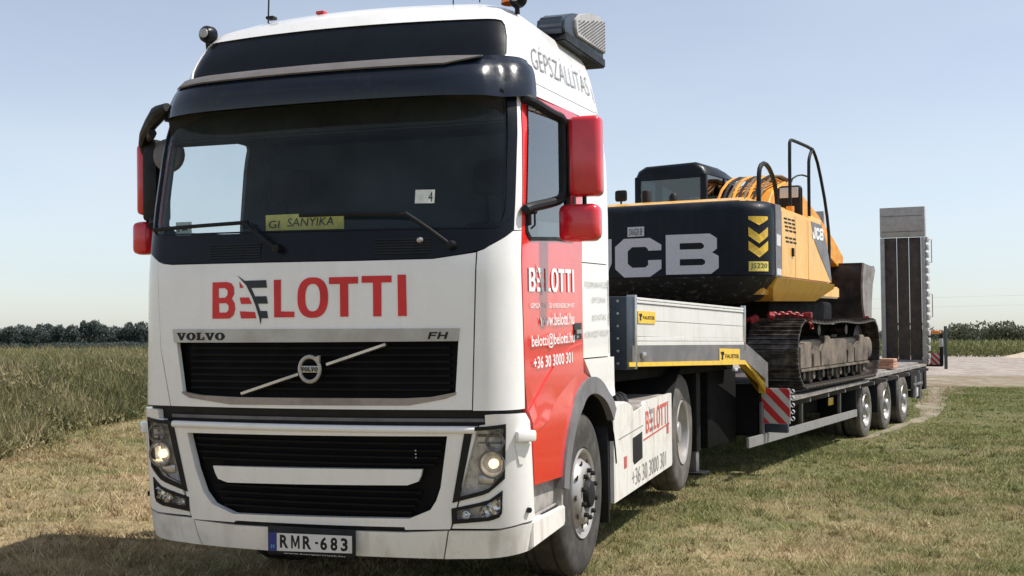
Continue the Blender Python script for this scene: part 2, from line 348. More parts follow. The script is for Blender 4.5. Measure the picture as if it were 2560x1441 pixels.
for sgn in (1,-1):
    fl=(lambda P:P) if sgn>0 else mir
    panel('headlight_surround',fl([(.805,.586),(1.2,.590),(1.6,.612),(2.0,.622),(2.0,1.19),(1.93,1.238),(1.20,1.240),(1.04,1.236),(1.02,1.182),(.975,1.178)]),'white',T,off=.010,th=.05,holes=[fl(hl),fl(fg)],st=(.1,.1))
    # head lamp: frame, dark housing, reflectors, lens
    h=panel('headlight',fl([(.900,1.168),(1.36,1.185),(1.295,.875),(.812,.735)]),'black',T,off=.018,th=.03,holes=[fl([(.938,1.148),(1.33,1.163),(1.268,.890),(.852,.768)])],st=(.06,.06))
    panel('lamp_housing',fl([(.93,1.15),(1.34,1.165),(1.275,.885),(.845,.76)]),'lampgrey',h,off=-.05,th=.02,st=(.08,.08))
    for (u,z,R) in ((1.115,.955,.072),(1.20,1.085,.052)):
        c=Vector(S(u*sgn,z,-.03))
        b=MB(); b.lathe([(R,-.02),(R*.98,.0),(R*.7,.035),(R*.3,.05),(0.001,.052)],c,'y',24); b.obj('reflector','chrome',h)
        b=MB(); b.lathe([(R*1.12,-.022),(R*1.12,-.03),(R*.98,-.03),(R*.98,-.015)],c,'y',24); b.obj('lamp_ring','grey',h)
        if R>.06:
            b=MB(); b.lathe([(.001,-.025),(.018,-.02),(.027,-.004),(.027,.02)],c,'y',16); b.obj('bulb_lens','glow',h)
    c=Vector(S(1.12*sgn,1.115,-.04)); b=MB(); b.box(c.x-.085,c.x+.075,c.y-.01,c.y+.03,c.z-.008,c.z+.008,.004); b.box(c.x-.085,c.x+.075,c.y-.01,c.y+.03,c.z-.045,c.z-.04,.001); b.obj('lamp_divider','grey',h)
    c=Vector(S(.99*sgn,.89,-.035)); b=MB(); b.box(c.x-.05,c.x+.05,c.y-.005,c.y+.02,c.z-.055,c.z+.0,.01); b.obj('indicator','amber' if 0 else 'alu',h)
    panel('lens',fl([(.93,1.15),(1.34,1.165),(1.275,.885),(.845,.76)]),'lens',h,off=.012,th=0,st=(.08,.08))
    g=panel('fog_lamp',fl([(.805,.702),(1.250,.808),(1.222,.680),(1.175,.655),(1.08,.642),(.805,.613)]),'black',T,off=.017,th=.02,holes=[fl([(.83,.688),(1.228,.782),(1.20,.69),(1.165,.672),(1.08,.66),(.83,.637)])],st=(.08,.08))
    panel('lamp_housing',fl([(.81,.695),(1.24,.80),(1.2,.675),(1.08,.655),(.81,.628)]),'lampgrey',g,off=-.05,th=.02,st=(.08,.08))
    for u,z,R in ((1.12,.713,.045),(.985,.683,.034),(.88,.664,.026)):
        c=Vector(S(u*sgn,z,-.02)); b=MB(); b.lathe([(R*1.1,-.016),(R,-.02),(R*.9,-.01),(R*.5,.015),(.001,.02)],c,'y',20); b.obj('reflector','chrome',g)
    panel('lens',fl([(.81,.695),(1.24,.80),(1.2,.675),(1.08,.655),(.81,.628)]),'lens',g,off=.010,th=0,st=(.08,.08))
    # side marker bracket on the corner
    c=Vector(S(1.72*sgn,1.11,.02)); b=MB(); b.box(-.062,.062,-.03,.03,-.032,.032,.012,M_=Matrix.Translation(c)@Matrix.Rotation(sgn*math.radians(48),4,'Z')); b.obj('marker_cover','white',T)
    b=MB(); b.box(.064,.069,-.016,.016,-.018,.018,.002,M_=Matrix.Translation(c)@Matrix.Rotation(math.radians(48),4,'Z')); 
    if sgn>0: b.obj('marker_lens','amber',T)
    else: b.b.free()
    panel('washer_cover',fl([(1.50,1.08),(1.95,1.06),(1.66,.95),(1.58,.95)]),'white',T,off=.016,th=.006,st=(.08,.08))
    c=Vector(S(1.75*sgn,.683,.011)); b=MB(); b.tube([c,c+Vector((.012*sgn,-.010,0))],.016,12); b.obj('tow_eye_cap','black',T)
# lower grille: black recess with mesh bars and the white bar
panel('lower_grille',[(-.83,1.13),(.83,1.14),(.79,.72),(.60,.60),(-.52,.585),(-.74,.72)],'grille',T,off=-.06,th=.02)
for z in (.66,.70,.74,.78,.94,.98,1.02,1.06):
    w=.58+(z-.66)*.5; w=min(w,.76); panel('grille_slat',[(-w,z),(w,z),(w,z+.012),(-w,z+.012)],'grille',T,off=-.02,th=.03)
panel('grille_bar',[(-.628,.903),(.653,.923),(.645,.885),(.628,.852),(.568,.830),(-.533,.806),(-.597,.826),(-.615,.86)],'white',T,off=.006,th=.03)
for k in range(3):
    c=Vector(S(.62,.99+k*.02,-.005)); b=MB(); b.box(c.x-.004,c.x+.004,c.y-.004,c.y,c.z-.004,c.z+.004); b.obj('sensor_dot','silver',T,0)
b=MB(); rr=[]
for i in range(25):
    t=-.90+1.85*i/24; 
    rr.append([Vector(S(t,1.150+math.sin(a)*.022,.008+max(0,math.cos(a))*.022)) for a in (-1.57,-.8,0,.8,1.57)])
b.loft(rr,closed=False); b.obj('bumper_lip','white',T,60)
panel('cab_gap',[(-2.1,1.16),(2.1,1.165),(2.1,1.275),(-2.1,1.275)],'black',T,off=-.03,th=.02)
panel('gap_beam',[(-.93,1.19),(1.0,1.195),(1.0,1.215),(-.93,1.21)],'grey',T,off=-.018,th=.01)
# ---- middle front panel with upper grille
gr=[(-.893,1.727),(.878,1.722),(.856,1.362),(.80,1.332),(.60,1.292),(-.492,1.283),(-.78,1.318),(-.828,1.342)]
cowl_low=[(-1.60,2.225),(-1.35,2.20),(-1.14,2.165),(-.925,2.138),(.32,2.129),(.737,2.131),(.896,2.153),(1.115,2.196),(1.416,2.248),(1.60,2.286)]
panel('front_panel',[(-.917,1.262),(.942,1.266),(.969,2.158),(.896,2.147),(.737,2.125),(.32,2.123),(-.925,2.132),(-1.12,2.156)],'white',T,off=.0,th=.03,holes=[gr],st=(.09,.09))
panel('corner_panel',[(.949,1.262),(1.9,1.262),(2.0,1.262),(1.97,1.5),(1.90,1.9),(1.842,2.285),(1.60,2.280),(1.416,2.242),(1.115,2.190),(.977,2.162)],'white',T,off=.0,th=.03,st=(.09,.09))
panel('corner_panel',mir([(.924,1.262),(1.9,1.262),(2.0,1.262),(1.97,1.5),(1.90,1.9),(1.842,2.28),(1.60,2.22),(1.35,2.195),(1.14,2.16),(1.128,2.158)]),'white',T,off=.0,th=.03,st=(.09,.09))
g=panel('grille',[(-.91,1.70),(.89,1.70),(.87,1.30),(-.86,1.27)],'grille',T,off=-.07,th=.02)
for z in (1.37,1.41,1.45,1.49,1.53,1.57,1.61):
    panel('grille_slat',[(-.80,z),(.82,z),(.82,z+.014),(-.80,z+.014)],'grille',g,off=-.035,th=.03)
st_=panel('grille_strip',[(-.906,1.734),(.881,1.729),(.874,1.656),(-.893,1.652)],'silver',T,off=.008,th=.02,st=(.09,.04))
panel('grille_chin',[(-.838,1.352),(-.70,1.332),(-.462,1.325),(.574,1.330),(.72,1.338),(.862,1.366),(.855,1.350),(.80,1.328),(.60,1.290),(-.49,1.281),(-.78,1.315),(-.832,1.340)],'chin',T,off=.004,th=.03,st=(.09,.04))
def SX(x,z,off=0.0): return S(x/(prof(z)[0]-prof(z)[3]),z,off)
b=MB(); a0=Vector(SX(-.445,1.347,-.004)); a1=Vector(SX(.50,1.640,-.004))
em=Vector(SX(.026,1.496,.010))
for p,q in ((a0,a0.lerp(a1,.405)),(a0.lerp(a1,.60),a1)):
    d=(q-p).normalized(); n=Vector((-d.z,0,d.x))*.0125
    v=[p-n,p+n,q+n,q-n]; v[0],v[1],v[2],v[3]=v
    b.loft([[p-n+Vector((0,.01,0)),p-n*.6+Vector((0,-.012,0)),p+n*.6+Vector((0,-.012,0)),p+n+Vector((0,.01,0))],[q-n+Vector((0,.01,0)),q-n*.6+Vector((0,-.012,0)),q+n*.6+Vector((0,-.012,0)),q+n+Vector((0,.01,0))]])
b.obj('diagonal_bar','alu',T)
b=MB(); ring=[]
for k in range(48):
    t=2*PI*k/48; rg=[]
    for j in range(8):
        q=2*PI*j/8; R=.066+.0115*math.cos(q); rg.append((em.x+R*math.cos(t),em.y-.010*math.sin(q),em.z+R*math.sin(t)*1.10))
    ring.append(rg)
ring.append(ring[0]); b.loft(ring,caps=False)
b.prism([(em.x+.028,em.z+.066),(em.x+.070,em.z+.083),(em.x+.070,em.z+.042),(em.x+.056,em.z+.045)],em.y-.012,em.y+.006,'y',.002)
b.box(em.x-.062,em.x+.062,em.y-.004,em.y+.006,em.z-.020,em.z+.020,.002)
emb=b.obj('emblem','silver',T)
def glyph_volvo():
    V=[(0,100),(47,100),(47,86),(38,86),(56,34),(72,86),(62,86),(62,100),(104,100),(104,86),(96,86),(64,-2),(44,-2),(8,86),(0,86)]
    L=[(0,100),(54,100),(54,86),(42,86),(42,15),(72,15),(78,42),(92,42),(92,0),(0,0),(0,14),(12,14),(12,86),(0,86)]
    O=([(52+54*math.cos(2*PI*k/20),50+53*math.sin(2*PI*k/20)) for k in range(20)],[[(52+20*math.cos(2*PI*k/16),50+38*math.sin(2*PI*k/16)) for k in range(16)]])
    out=[];x=0
    for g_,w in ((V,104),(O,112),(L,96),(V,104),(O,106)):
        P,H=(g_ if isinstance(g_,tuple) else (g_,[])); dx=x+(4 if isinstance(g_,tuple) else 0)
        out.append(([(p[0]+dx,p[1]) for p in P],[[(p[0]+dx,p[1]) for p in h] for h in H])); x+=w+6
    return out,x
gv,gw=glyph_volvo()
def boxfn(fn,u0,u1,v0,v1,W_,H_): return lambda a,c,off=0: fn(u0+(u1-u0)*a/W_,v0+(v1-v0)*c/H_,off)
flatprint('lettering',gv,'black',emb,boxfn(lambda x,z,o:(x,em.y-.004-o,z),em.x-.055,em.x+.055,em.z-.012,em.z+.012,gw,100),.002,.002)
flatprint('lettering',gv,'black',st_,boxfn(SX,-.925,-.56,1.667,1.712,gw,100),.011,.003,st=(60,60))
FHp=[([(14,100),(96,100),(91,80),(34,80),(31,62),(80,62),(76,44),(26,44),(16,0),(-6,0)],[]),([(110,100),(132,100),(124,62),(172,62),(180,100),(202,100),(180,0),(158,0),(166,42),(120,42),(110,0),(88,0)],[])]
flatprint('lettering',FHp,'black',st_,boxfn(SX,.755,.872,1.668,1.708,202,100),.011,.003)
# ---- company logo (used three times)
def ell(cx_,cy_,rx,ry,n=36,p=2.4): return [(cx_+rx*math.copysign(abs(math.cos(2*PI*k/n))**(2/p),math.cos(2*PI*k/n)),cy_+ry*math.copysign(abs(math.sin(2*PI*k/n))**(2/p),math.sin(2*PI*k/n))) for k in range(n)]
LR=[([(130,188),(290,188),(335,200),(364,240),(368,300),(342,350),(374,392),(380,450),(362,505),(318,537),(130,537)],[[(197,246),(270,246),(298,268),(298,312),(270,338),(197,338)],[(200,390),(285,390),(310,412),(310,455),(285,479),(203,479)]]),
([(425,190),(470,245),(432,248)],[]),([(430,338),(528,338),(558,400),(445,400)],[]),([(432,468),(592,478),(605,537),(445,537)],[]),
([(790,178),(860,178),(862,475),(998,478),(998,530),(795,530)],[]),(ell(1180,350,150,188),[ell(1180,350,74,128)]),
([(1340,165),(1615,165),(1615,228),(1522,228),(1525,530),(1448,530),(1445,228),(1340,228)],[]),([(1650,160),(1925,160),(1925,222),(1832,222),(1832,530),(1758,530),(1755,222),(1650,222)],[]),([(1980,155),(2055,155),(2063,530),(1985,530)],[])]
LD=[([(405,130),(480,180),(708,178),(718,250),(552,250),(592,330),(712,330),(728,400),(622,400),(648,468),(718,468),(730,537),(662,537),(652,592),(640,535),(600,420),(560,330),(500,225)],[])]
def logo(parent,fn,u0,u1,v0,v1,mr,md,st=(140,90),off=.004):
    f=lambda a,c,o=0: fn(u0+(u1-u0)*(a-130)/1935,v0+(v1-v0)*(535-c)/357,o)
    for q in LR: flatprint('logo_letter',[q],mr,parent,f,off,.003,st)
    flatprint('logo_letter',LD,md,parent,f,off,.003,st)
logo(T,SX,-.657,.628,1.798,2.024,'redprint','darkprint')
# ---- cowl, windscreen, frame
panel('cowl',cowl_low[::1]+[(1.60,2.40),(1.50,2.345),(1.34,2.31),(1.2,2.292),(.2,2.300),(-1.2,2.320),(-1.45,2.345),(-1.6,2.40)],'gloss',T,off=.001,th=.03,st=(.1,.06))
for x0,x1 in ((-.66,-.30),(.40,.72)):
    for k in range(6): panel('cowl_vent_slat',[(x0,2.160+k*.016),(x1,2.160+k*.016),(x1,2.168+k*.016),(x0,2.168+k*.016)],'black',T,off=.008,th=.01)
gl=[(-1.43,2.40),(-1.38,2.345),(-1.25,2.330),(1.22,2.305),(1.33,2.330),(1.405,2.40),(1.40,3.02),(1.35,3.10),(-1.35,3.10),(-1.42,3.02)]
panel('windscreen_frame',[(-1.6,2.405),(-1.5,2.35),(-1.2,2.325),(.2,2.304),(1.2,2.297),(1.36,2.312),(1.5,2.35),(1.6,2.405),(1.62,3.15),(-1.62,3.15)],'gloss',T,off=.002,th=.03,holes=[gl],st=(.08,.1))
ws=panel('windscreen',[(-1.45,2.39),(-1.38,2.33),(-1.25,2.315),(1.22,2.290),(1.34,2.315),(1.43,2.39),(1.43,3.04),(1.36,3.12),(-1.36,3.12),(-1.44,3.04)],'glassw',T,off=-.012,th=0,st=(.1,.1))
# stickers on the windscreen
panel('screen_sticker',[(.615,2.452),(.725,2.450),(.725,2.530),(.615,2.532)],'paper',T,off=-.002,th=.001)
text('sticker_print','4','darkprint',T,S,.69,.715,2.458,2.52,off=.001)
# white pillar behind the black frame
both('pillar_panel',[(1.62,2.286),(1.842,2.290),(1.79,2.6),(1.72,2.96),(1.75,3.14),(1.62,3.14)],'white',T,off=0,th=.03,st=(.06,.1))
panel('header_panel',[(-1.63,3.155),(1.63,3.155),(1.60,3.335),(-1.60,3.335)],'black',T,off=.002,th=.03)
tp=[(-1.27,3.345),(-1.47,3.42),(-1.50,3.53),(-1.46,3.58),(-1.32,3.612),(1.30,3.600),(1.44,3.592),(1.50,3.56),(1.512,3.48),(1.47,3.36),(1.42,3.345)]
panel('roof_front',[(-1.62,3.34),(1.66,3.34),(1.66,3.685),(-1.62,3.685)],'white',T,off=.0,th=.03,holes=[tp],st=(.09,.06))
panel('roof_window',[(p[0]*1.0,p[1]) for p in tp],'gloss',T,off=-.010,th=.02,st=(.1,.06))
# side roof + upper sides
for sgn in (1,-1):
    fl=(lambda P:P) if sgn>0 else mir
    panel('roof_side',fl([(1.665,3.205),(2.955,3.263),(2.955,3.685),(1.665,3.685)]),'white',T,off=0,th=.03,st=(.09,.06))
    panel('roof_side_band',fl([(1.64,3.150),(1.70,3.145),(1.76,3.150),(2.1,3.135),(2.955,3.182),(2.955,3.257),(1.665,3.199),(1.64,3.199)]),'white',T,off=0,th=.03,st=(.09,.05))
# roof cap
b=MB(); base=[i/10 for i in range(-29,30)]; base=[-2.955]+base+[2.955]
rg=[[S(t,3.685,0) for t in base],[S(t,3.712) for t in base],[S(t,3.73) for t in base]]
for s_,z in ((.93,3.76),(.7,3.80),(.35,3.83),(.02,3.835)):
    rg.append([(p[0]*s_,(p[1]-1.2)*s_+1.2,z) for p in [S(t,3.73) for t in base]])
b.loft(rg,closed=True,caps=False); b.obj('roof','white',T,60)
# visor
b=MB(); rg=[]
vt=[-1.95+3.98*i/70 for i in range(71)]
def vsec(t):
    q=min(1,max(0,(abs(t)-.72)/.62)); k=1-.76*q*q*(3-2*q)
    hl_=3.068+.035*(abs(t)>1.3)*(abs(t)-1.3)
    return [S(t,3.345,.004),S(t,3.325,.05*k),S(t,3.305,.13*k),S(t,3.285,.165*k),S(t,3.25,.195*k),S(t,3.19,.205*k),S(t,3.12,.195*k),S(t,hl_,.175*k),S(t,hl_+.004,.160*k),S(t,3.18,.185*k),S(t,3.27,.15*k),S(t,3.31,.03*k)]
b.loft([vsec(t) for t in vt],closed=True); vz=b.obj('sun_visor','visor',T,60)
b=MB(); rg=[]
for i in range(41):
    t=-1.12+2.14*i/40; e=min(1,(1.05-t)*4) if t>.8 else 1; e=max(.05,e); q=min(1,max(0,(abs(t)-.72)/.62)); kk=1-.76*q*q*(3-2*q)
    rg.append([S(t,3.330,.05*kk),S(t,3.333,.10*kk),S(t,3.315,.165*kk),S(t,3.322-.062*e,.212*kk+.004),S(t,3.314-.062*e,.20*kk+.004)])
b.loft(rg,closed=False); b.obj('visor_deflector','visortop',vz,60)
# ---- doors
door_o=[(2.02,.81),(2.02,1.24),(1.985,1.5),(1.92,1.9),(1.857,2.285),(1.80,2.6),(1.737,2.96),(1.755,3.05),(1.80,3.105),(2.12,3.120),(2.5,3.155),(2.598,3.155),(2.598,1.40)]
arcp=[p for p in arc(AY,AZ,.80,88,163,14)]
door=door_o+YZ(arcp)+[(2.27,.785)]
win=[(1.955,2.97),(1.965,3.01),(2.0,3.03),(2.30,3.055),(2.46,3.06),(2.49,3.03),(2.49,2.32),(2.46,2.287),(2.30,2.282),(2.05,2.256),(2.02,2.29),(1.985,2.5)]
wino=[(1.93,2.98),(1.945,3.04),(1.99,3.055),(2.30,3.085),(2.48,3.085),(2.515,3.04),(2.515,2.31),(2.48,2.265),(2.30,2.258),(2.045,2.232),(2.0,2.28),(1.96,2.5)]
for sgn in (1,-1):
    fl=(lambda P:P) if sgn>0 else mir
    d=panel('door',fl(door),'red',T,off=.004,th=.04,holes=[fl(win)],st=(.07,.1))
    panel('window_seal',fl(wino),'black',d,off=.010,th=.02,holes=[fl(win)],st=(.1,.1))
    panel('window_glass',fl([(1.95,2.97),(1.96,3.02),(2.0,3.035),(2.30,3.06),(2.46,3.065),(2.50,3.03),(2.50,2.31),(2.46,2.28),(2.30,2.275),(2.05,2.25),(2.01,2.29),(1.975,2.5)]),'glasss' if sgn>0 else 'lens',d,off=-.014,th=0,st=(.12,.12))
    panel('door_crease',fl([(2.02,1.10),(2.02,1.24)]+YZ([(.25,1.37),(.55,1.50),(.90,1.58),(1.17,1.60),(1.17,1.44),(.90,1.38),(.55,1.28),(.30,1.16)])),'red',d,off=.012,th=.012,st=(.08,.08))
    h=panel('door_handle',fl([(2.488,1.627),(2.575,1.627),(2.575,1.735),(2.488,1.735)]),'gloss',d,off=.010,th=.012)
    panel('handle_grip',fl([(2.50,1.665),(2.565,1.665),(2.565,1.69),(2.50,1.69)]),'silver',h,off=.022,th=.01)
    panel('lock',fl([(2.51,1.635),(2.53,1.635),(2.53,1.652),(2.51,1.652)]),'silver',h,off=.014,th=.006)
    panel('door_trim',fl([(1.80,1.5),(2.65,1.5),(2.65,3.1),(1.80,3.1)]),'trim',d,off=-.05,th=.02,holes=[fl([(1.97,2.98),(2.30,3.035),(2.43,3.03),(2.445,2.99),(2.445,2.40),(2.42,2.385),(2.05,2.36),(2.01,2.4)])],st=(.12,.12))
    # sleeper side
    panel('sleeper_side',fl([(2.606,2.146),(2.955,2.150),(2.955,3.175),(2.606,3.150)]),'white',T,off=0,th=.03,st=(.12,.12))
    panel('sleeper_side',fl([(2.606,1.495),(2.955,1.480),(2.955,2.143),(2.606,2.139)]),'white',T,off=0,th=.03,st=(.12,.12))
    low=[(2.606,1.486),(3.0,1.470),(3.0,1.25),(2.985,1.19),(2.84,1.175)]+YZ(arc(AY,AZ,.80,52,87,8))
    panel('sleeper_skirt',fl(low),'white',T,off=.006,th=.04,st=(.1,.06))
    # wheel arch flare
    pts=YZ(arc(AY,AZ,.815,42,168,24))+YZ(arc(AY,AZ,.70,168,42,24))
    panel('wheel_arch',fl(pts),'grey',T,off=.022,th=.05,st=(.1,.06))
    b=MB(); A=arc(AY,AZ,.74,10,172,20); x0,x1=(.62,1.26)
    b.loft([[(sgn*x0,y,z),(sgn*x1,y,z)] for y,z in A],closed=False); 
    b.loft([[(sgn*x0,y*1.0,z+.012),(sgn*x1,y,z+.012)] for y,z in A],closed=False); b.obj('wheel_housing','black',T)
    # step well
    b=MB(); b.box(sgn*.9,sgn*1.225,.0,.62,.60,.83,.01); b.obj('step_well','stepgrey',T)
    b=MB(); b.box(sgn*1.18,sgn*1.272,.595,.63,.47,.80,.008); b.obj('step_well_edge','stepgrey',T)
    b=MB(); b.prism([(-.04,.455),(.60,.475),(.625,.50),(.625,.60),(-.04,.612)],sgn*.9,sgn*1.285,'x',.008); stp=b.obj('step','whitedirty',T)
    for k in range(4): MB().box(sgn*1.17,sgn*1.24 if 0 else sgn*1.262,.12+0*k,.56,.606+.0*k,.6075,0,M_=Matrix.Translation((-sgn*k*.028,0,.001*k))).obj('step_tread','chassis',stp,0) if k==0 else MB().box(sgn*(1.272-.03*k),sgn*(1.262-.03*k),.10,.57,.606,.620,.002).obj('step_tread','stepgrey',stp,0)
    BOX('underdoor_shadow_gap','black',T,*sorted((sgn*1.0,sgn*1.235)),.0,.60,.805,.84,.0)  # black strip put in for the shade under the door
# door writing (right-hand side of the picture only shows this side)
SD=lambda u,v,o=0:S(u,v,o)
logo(T,SD,2.035,2.495,1.936,2.078,'whiteprint','whiteprint',st=(200,100),off=.010)
text('door_lettering','GÉPSZÁLLÍTÁS ÉS KERESKEDELEM KFT','whiteprint',T,SD,2.045,2.495,1.838,1.872,off=.010,bold=.01)
text('door_lettering','www.belotti.hu','whiteprint',T,SD,2.13,2.480,1.728,1.805,off=.015,bold=.01)
text('door_lettering','belotti@belotti.hu','whiteprint',T,SD,2.045,2.478,1.592,1.682,off=.016,bold=.01)
text('door_lettering','+36 30 3000 301','whiteprint',T,SD,2.06,2.455,1.480,1.552,off=.016,bold=.015)
text('side_lettering','GÉPSZÁLLÍTÁS','greyprint',T,SD,2.09,2.88,3.325,3.505,off=.006,shear=.05,bold=-.012)
for s_,z,a,c in (('FÖLDMUNKAVÉGZÉS',1.975,2.63,2.935),('ÉPÍTŐIPAR',1.868,2.72,2.90),('BONTÁS',1.745,2.72,2.90),('KÖRNYEZETVÉDELEM',1.632,2.62,2.935)):
    text('side_lettering',s_,'greyprint',T,SD,a,c,z,z+.052,off=.006,bold=-.012)
# rear wall and floor of the cab, engine block and beam as dark fill against light leaks
b=MB(); pts=[(S(3,z)[0],z) for z in (1.2,1.5,2.1,2.9,3.1,3.3,3.5,3.685)]
b.prism([(x,z) for x,z in pts]+[(.6,3.78),(0,3.82),(-.6,3.78)]+[(-x,z) for x,z in reversed(pts)],1.90,1.955,'y'); b.obj('rear_wall','white',T)
BOX('engine_block','under',T,-.55,.55,.1,1.9,.55,1.2,.05)
BOX('front_beam','under',T,-1.05,1.05,-.12,.02,.45,1.2,.02)
BOX('cab_floor','interior',T,-1.19,1.19,.0,2.0,1.22,1.26,.0)
BOX('sleeper_curtain','curtain',T,-1.15,1.15,1.25,1.27,1.3,3.05,.0)
BOX('headliner','interior',T,-1.12,1.12,.0,2.0,3.12,3.14,.0)
b=MB(); b.prism([(-.10,1.7),(-.16,2.24),(-.10,2.285),(.10,2.30),(.30,2.24),(.38,2.0),(.38,1.7)],-1.08,1.08,'x',.01); b.obj('dashboard','interior',T)
b=MB(); b.prism([(-.02,2.93),(.02,2.90),(.30,2.98),(.30,3.12),(-.06,3.12)],-1.14,1.14,'x',.01); b.obj('sun_blind','black',T)  # black blind also carries the visor's shade as one dark band
for x in (-.80,.72):
    b=MB(); b.box(x-.25,x+.25,.42,.98,1.72,1.86,.05); b.box(x-.24,x+.24,.92,1.06,1.80,2.42,.06); b.obj('seat','under',T)
    b=MB(); b.box(x-.16,x+.16,.92,1.04,2.60,2.84,.06); b.tube([(x-.06,.98,2.40),(x-.06,.98,2.62)],.012,6); b.tube([(x+.06,.98,2.40),(x+.06,.98,2.62)],.012,6); b.obj('headrest','under',T)
b=MB(); R_=[]
for k in range(33):
    t=2*PI*k/32; c=Matrix.Translation((.72,.42,2.22))@Matrix.Rotation(math.radians(35),4,'X')
    R_.append([c@Vector(((.23+.016*math.cos(q))*math.cos(t),(.23+.016*math.cos(q))*math.sin(t),.016*math.sin(q))) for q in (0,1.05,2.09,3.14,4.19,5.24)])
b.loft(R_,caps=False); b.obj('steering_wheel','black',T)
# wipers
for P,B in (([(.836,2.205),(.70,2.31),(.581,2.392)],[(.60,2.385),(.30,2.40),(-.05,2.402)]),([(-.178,2.21),(-.30,2.30),(-.405,2.378)],[(-.38,2.374),(-.8,2.365),(-1.19,2.356)])):
    w=MB().tube([S(u,v,.05) for u,v in P],.011,8,1).obj('wiper','black',T)
    MB().tube([S(u,v,.035) for u,v in B],.013,6,1).obj('wiper_blade','black',w)
    MB().lathe([(.001,-.03),(.022,-.025),(.025,.03)],S(P[0][0],P[0][1],.03),'y',12).obj('wiper_pivot','black',w)
c=Vector(S(.66,2.235,.015)); MB().lathe([(.001,-.018),(.014,-.012),(.018,.01)],c,'y',12).obj('washer_jet','silver',T)
# mirrors
def mirror_unit(sgn):
    xo,xi=(1.612,1.412) if sgn>0 else (-1.66,-1.49)
    r=bpy.data.objects.new('mirror',None); link(r,T)
    if sgn<0: xo,xi=-1.668,-1.585
    b=MB(); b.box(min(xo,xi),max(xo,xi),.33,.46,2.508,2.995,.035,3); b.obj('mirror_housing','mirrorred',r)
    b=MB(); b.box(min(xo,xi)+.012,max(xo,xi)-.012,.455,.475,2.53,2.97,.008); b.obj('mirror_glass','chrome',r)
    x2=(1.602,1.348) if sgn>0 else (-1.695,-1.560)
    b=MB(); b.box(min(x2),max(x2),.31,.45,2.236,2.462,.045,3); b.obj('mirror_housing','mirrorred',r)
    b=MB(); b.box(min(x2)+.02,max(x2)-.02,.445,.462,2.26,2.44,.008); b.obj('mirror_glass','chrome',r)
    c0=Vector(S(sgn*1.80,3.075,.02)); c1=Vector(S(sgn*1.80,2.395,.02))
    xm=sgn*1.375
    if sgn>0:
        b=MB(); b.tube([c0+Vector((-.02,0,0)),c0+Vector((.03,.0,-.01)),(1.33,.30,3.005),(xm,.36,2.99),(xm,.38,2.93),(xm,.38,2.56),(xm-.005,.36,2.50),(1.33,.28,2.47),c1+Vector((.02,0,.02)),c1],.030,10,2)
        b.box(xm-.035,xm+.045,.37,.43,2.52,2.985,.015)
        b.tube([(1.50,.39,2.52),(1.50,.39,2.44)],.014,8); b.tube([(1.39,.39,2.52),(1.39,.39,2.44)],.022,8)
        b.box(1.21,1.27,.0,.06,2.32,2.44,.01); b.box(1.255,1.31,-.01,.05,2.385,2.425,.01); b.tube([(1.30,.02,2.40),(1.30,.02,2.32),(1.275,.02,2.30)],.006,6)
        b.obj('mirror_arm','black',r)
    else:
        b=MB(); b.tube([(-1.16,-.02,3.16),(-1.27,.04,3.135),(-1.40,.14,3.09),(-1.52,.24,3.04),(-1.60,.33,2.99),(-1.585,.36,2.90)],[.03,.055,.045,.036,.03,.028],10)
        b.box(-1.606,-1.485,.315,.50,2.46,3.02,.03)
        b.tube([(-1.55,.38,2.56),(-1.50,.30,2.44),c1],.025,8,1); b.tube([(-1.60,.39,2.52),(-1.60,.39,2.44)],.018,8)
        b.tube([(-1.56,.34,3.02),(-1.46,.22,3.02),(-1.36,.10,3.02)],.028,8)
        b.obj('mirror_arm','black',r)
mirror_unit(1); mirror_unit(-1)
b=MB(); c=Vector(S(-1.35,3.0,.0)); 
# kerb mirror seen through the passenger window
b.lathe([(.001,-.05),(.07,-.045),(.11,-.01),(.115,.03),(.10,.05),(.001,.052)],(-1.38,.30,2.90),'y',20,cap=False); b.obj('kerb_mirror','grey',T)
# roof furniture
def roof_lamp(x,y,z,label=None):
    r=MB(); r.lathe([(.001,-.05),(.035,-.045),(.055,-.02),(.06,.03),(.045,.055),(.001,.058)],(x,y,z),'y',18); r.lathe([(.001,-.05),(.012,-.05)],(x,y,z),'y',6); o=r.obj('roof_spotlight','gloss',T)
    MB().tube([(x,y,z-.045),(x,y+.01,z-.10)],.016,8).obj('bracket','black',o)
    MB().lathe([(.001,-.056),(.03,-.052),(.036,-.03)],(x,y,z),'y',16).obj('lens','silver',o)
p=S(-1.42,3.66,.05); roof_lamp(p[0]-.02,p[1],3.685)
p=S(1.62,3.72,.02); roof_lamp(p[0]+.09,p[1]-.02,3.765)
b=MB(); b.lathe([(.07,0),(.07,.05),(.055,.055),(.055,.15),(.04,.18),(.001,.185)],(1.03,.46,3.74),'z',20); b.obj('beacon','amber',T)
MB().tube([(-.72,.5,3.76),(-.72,.55,4.6)],.0055,6).obj('aerial','black',T)
for x in (.62,.80): MB().tube([(x,.5,3.78),(x,.5,3.95)],.004,6).obj('aerial','black',T)
for x,mt in ((-.25,'redlens'),(-.62,'black')):
    MB().box(x-.03,x+.03,.34,.40,3.765,3.787,.008).obj('roof_marker',mt,T)
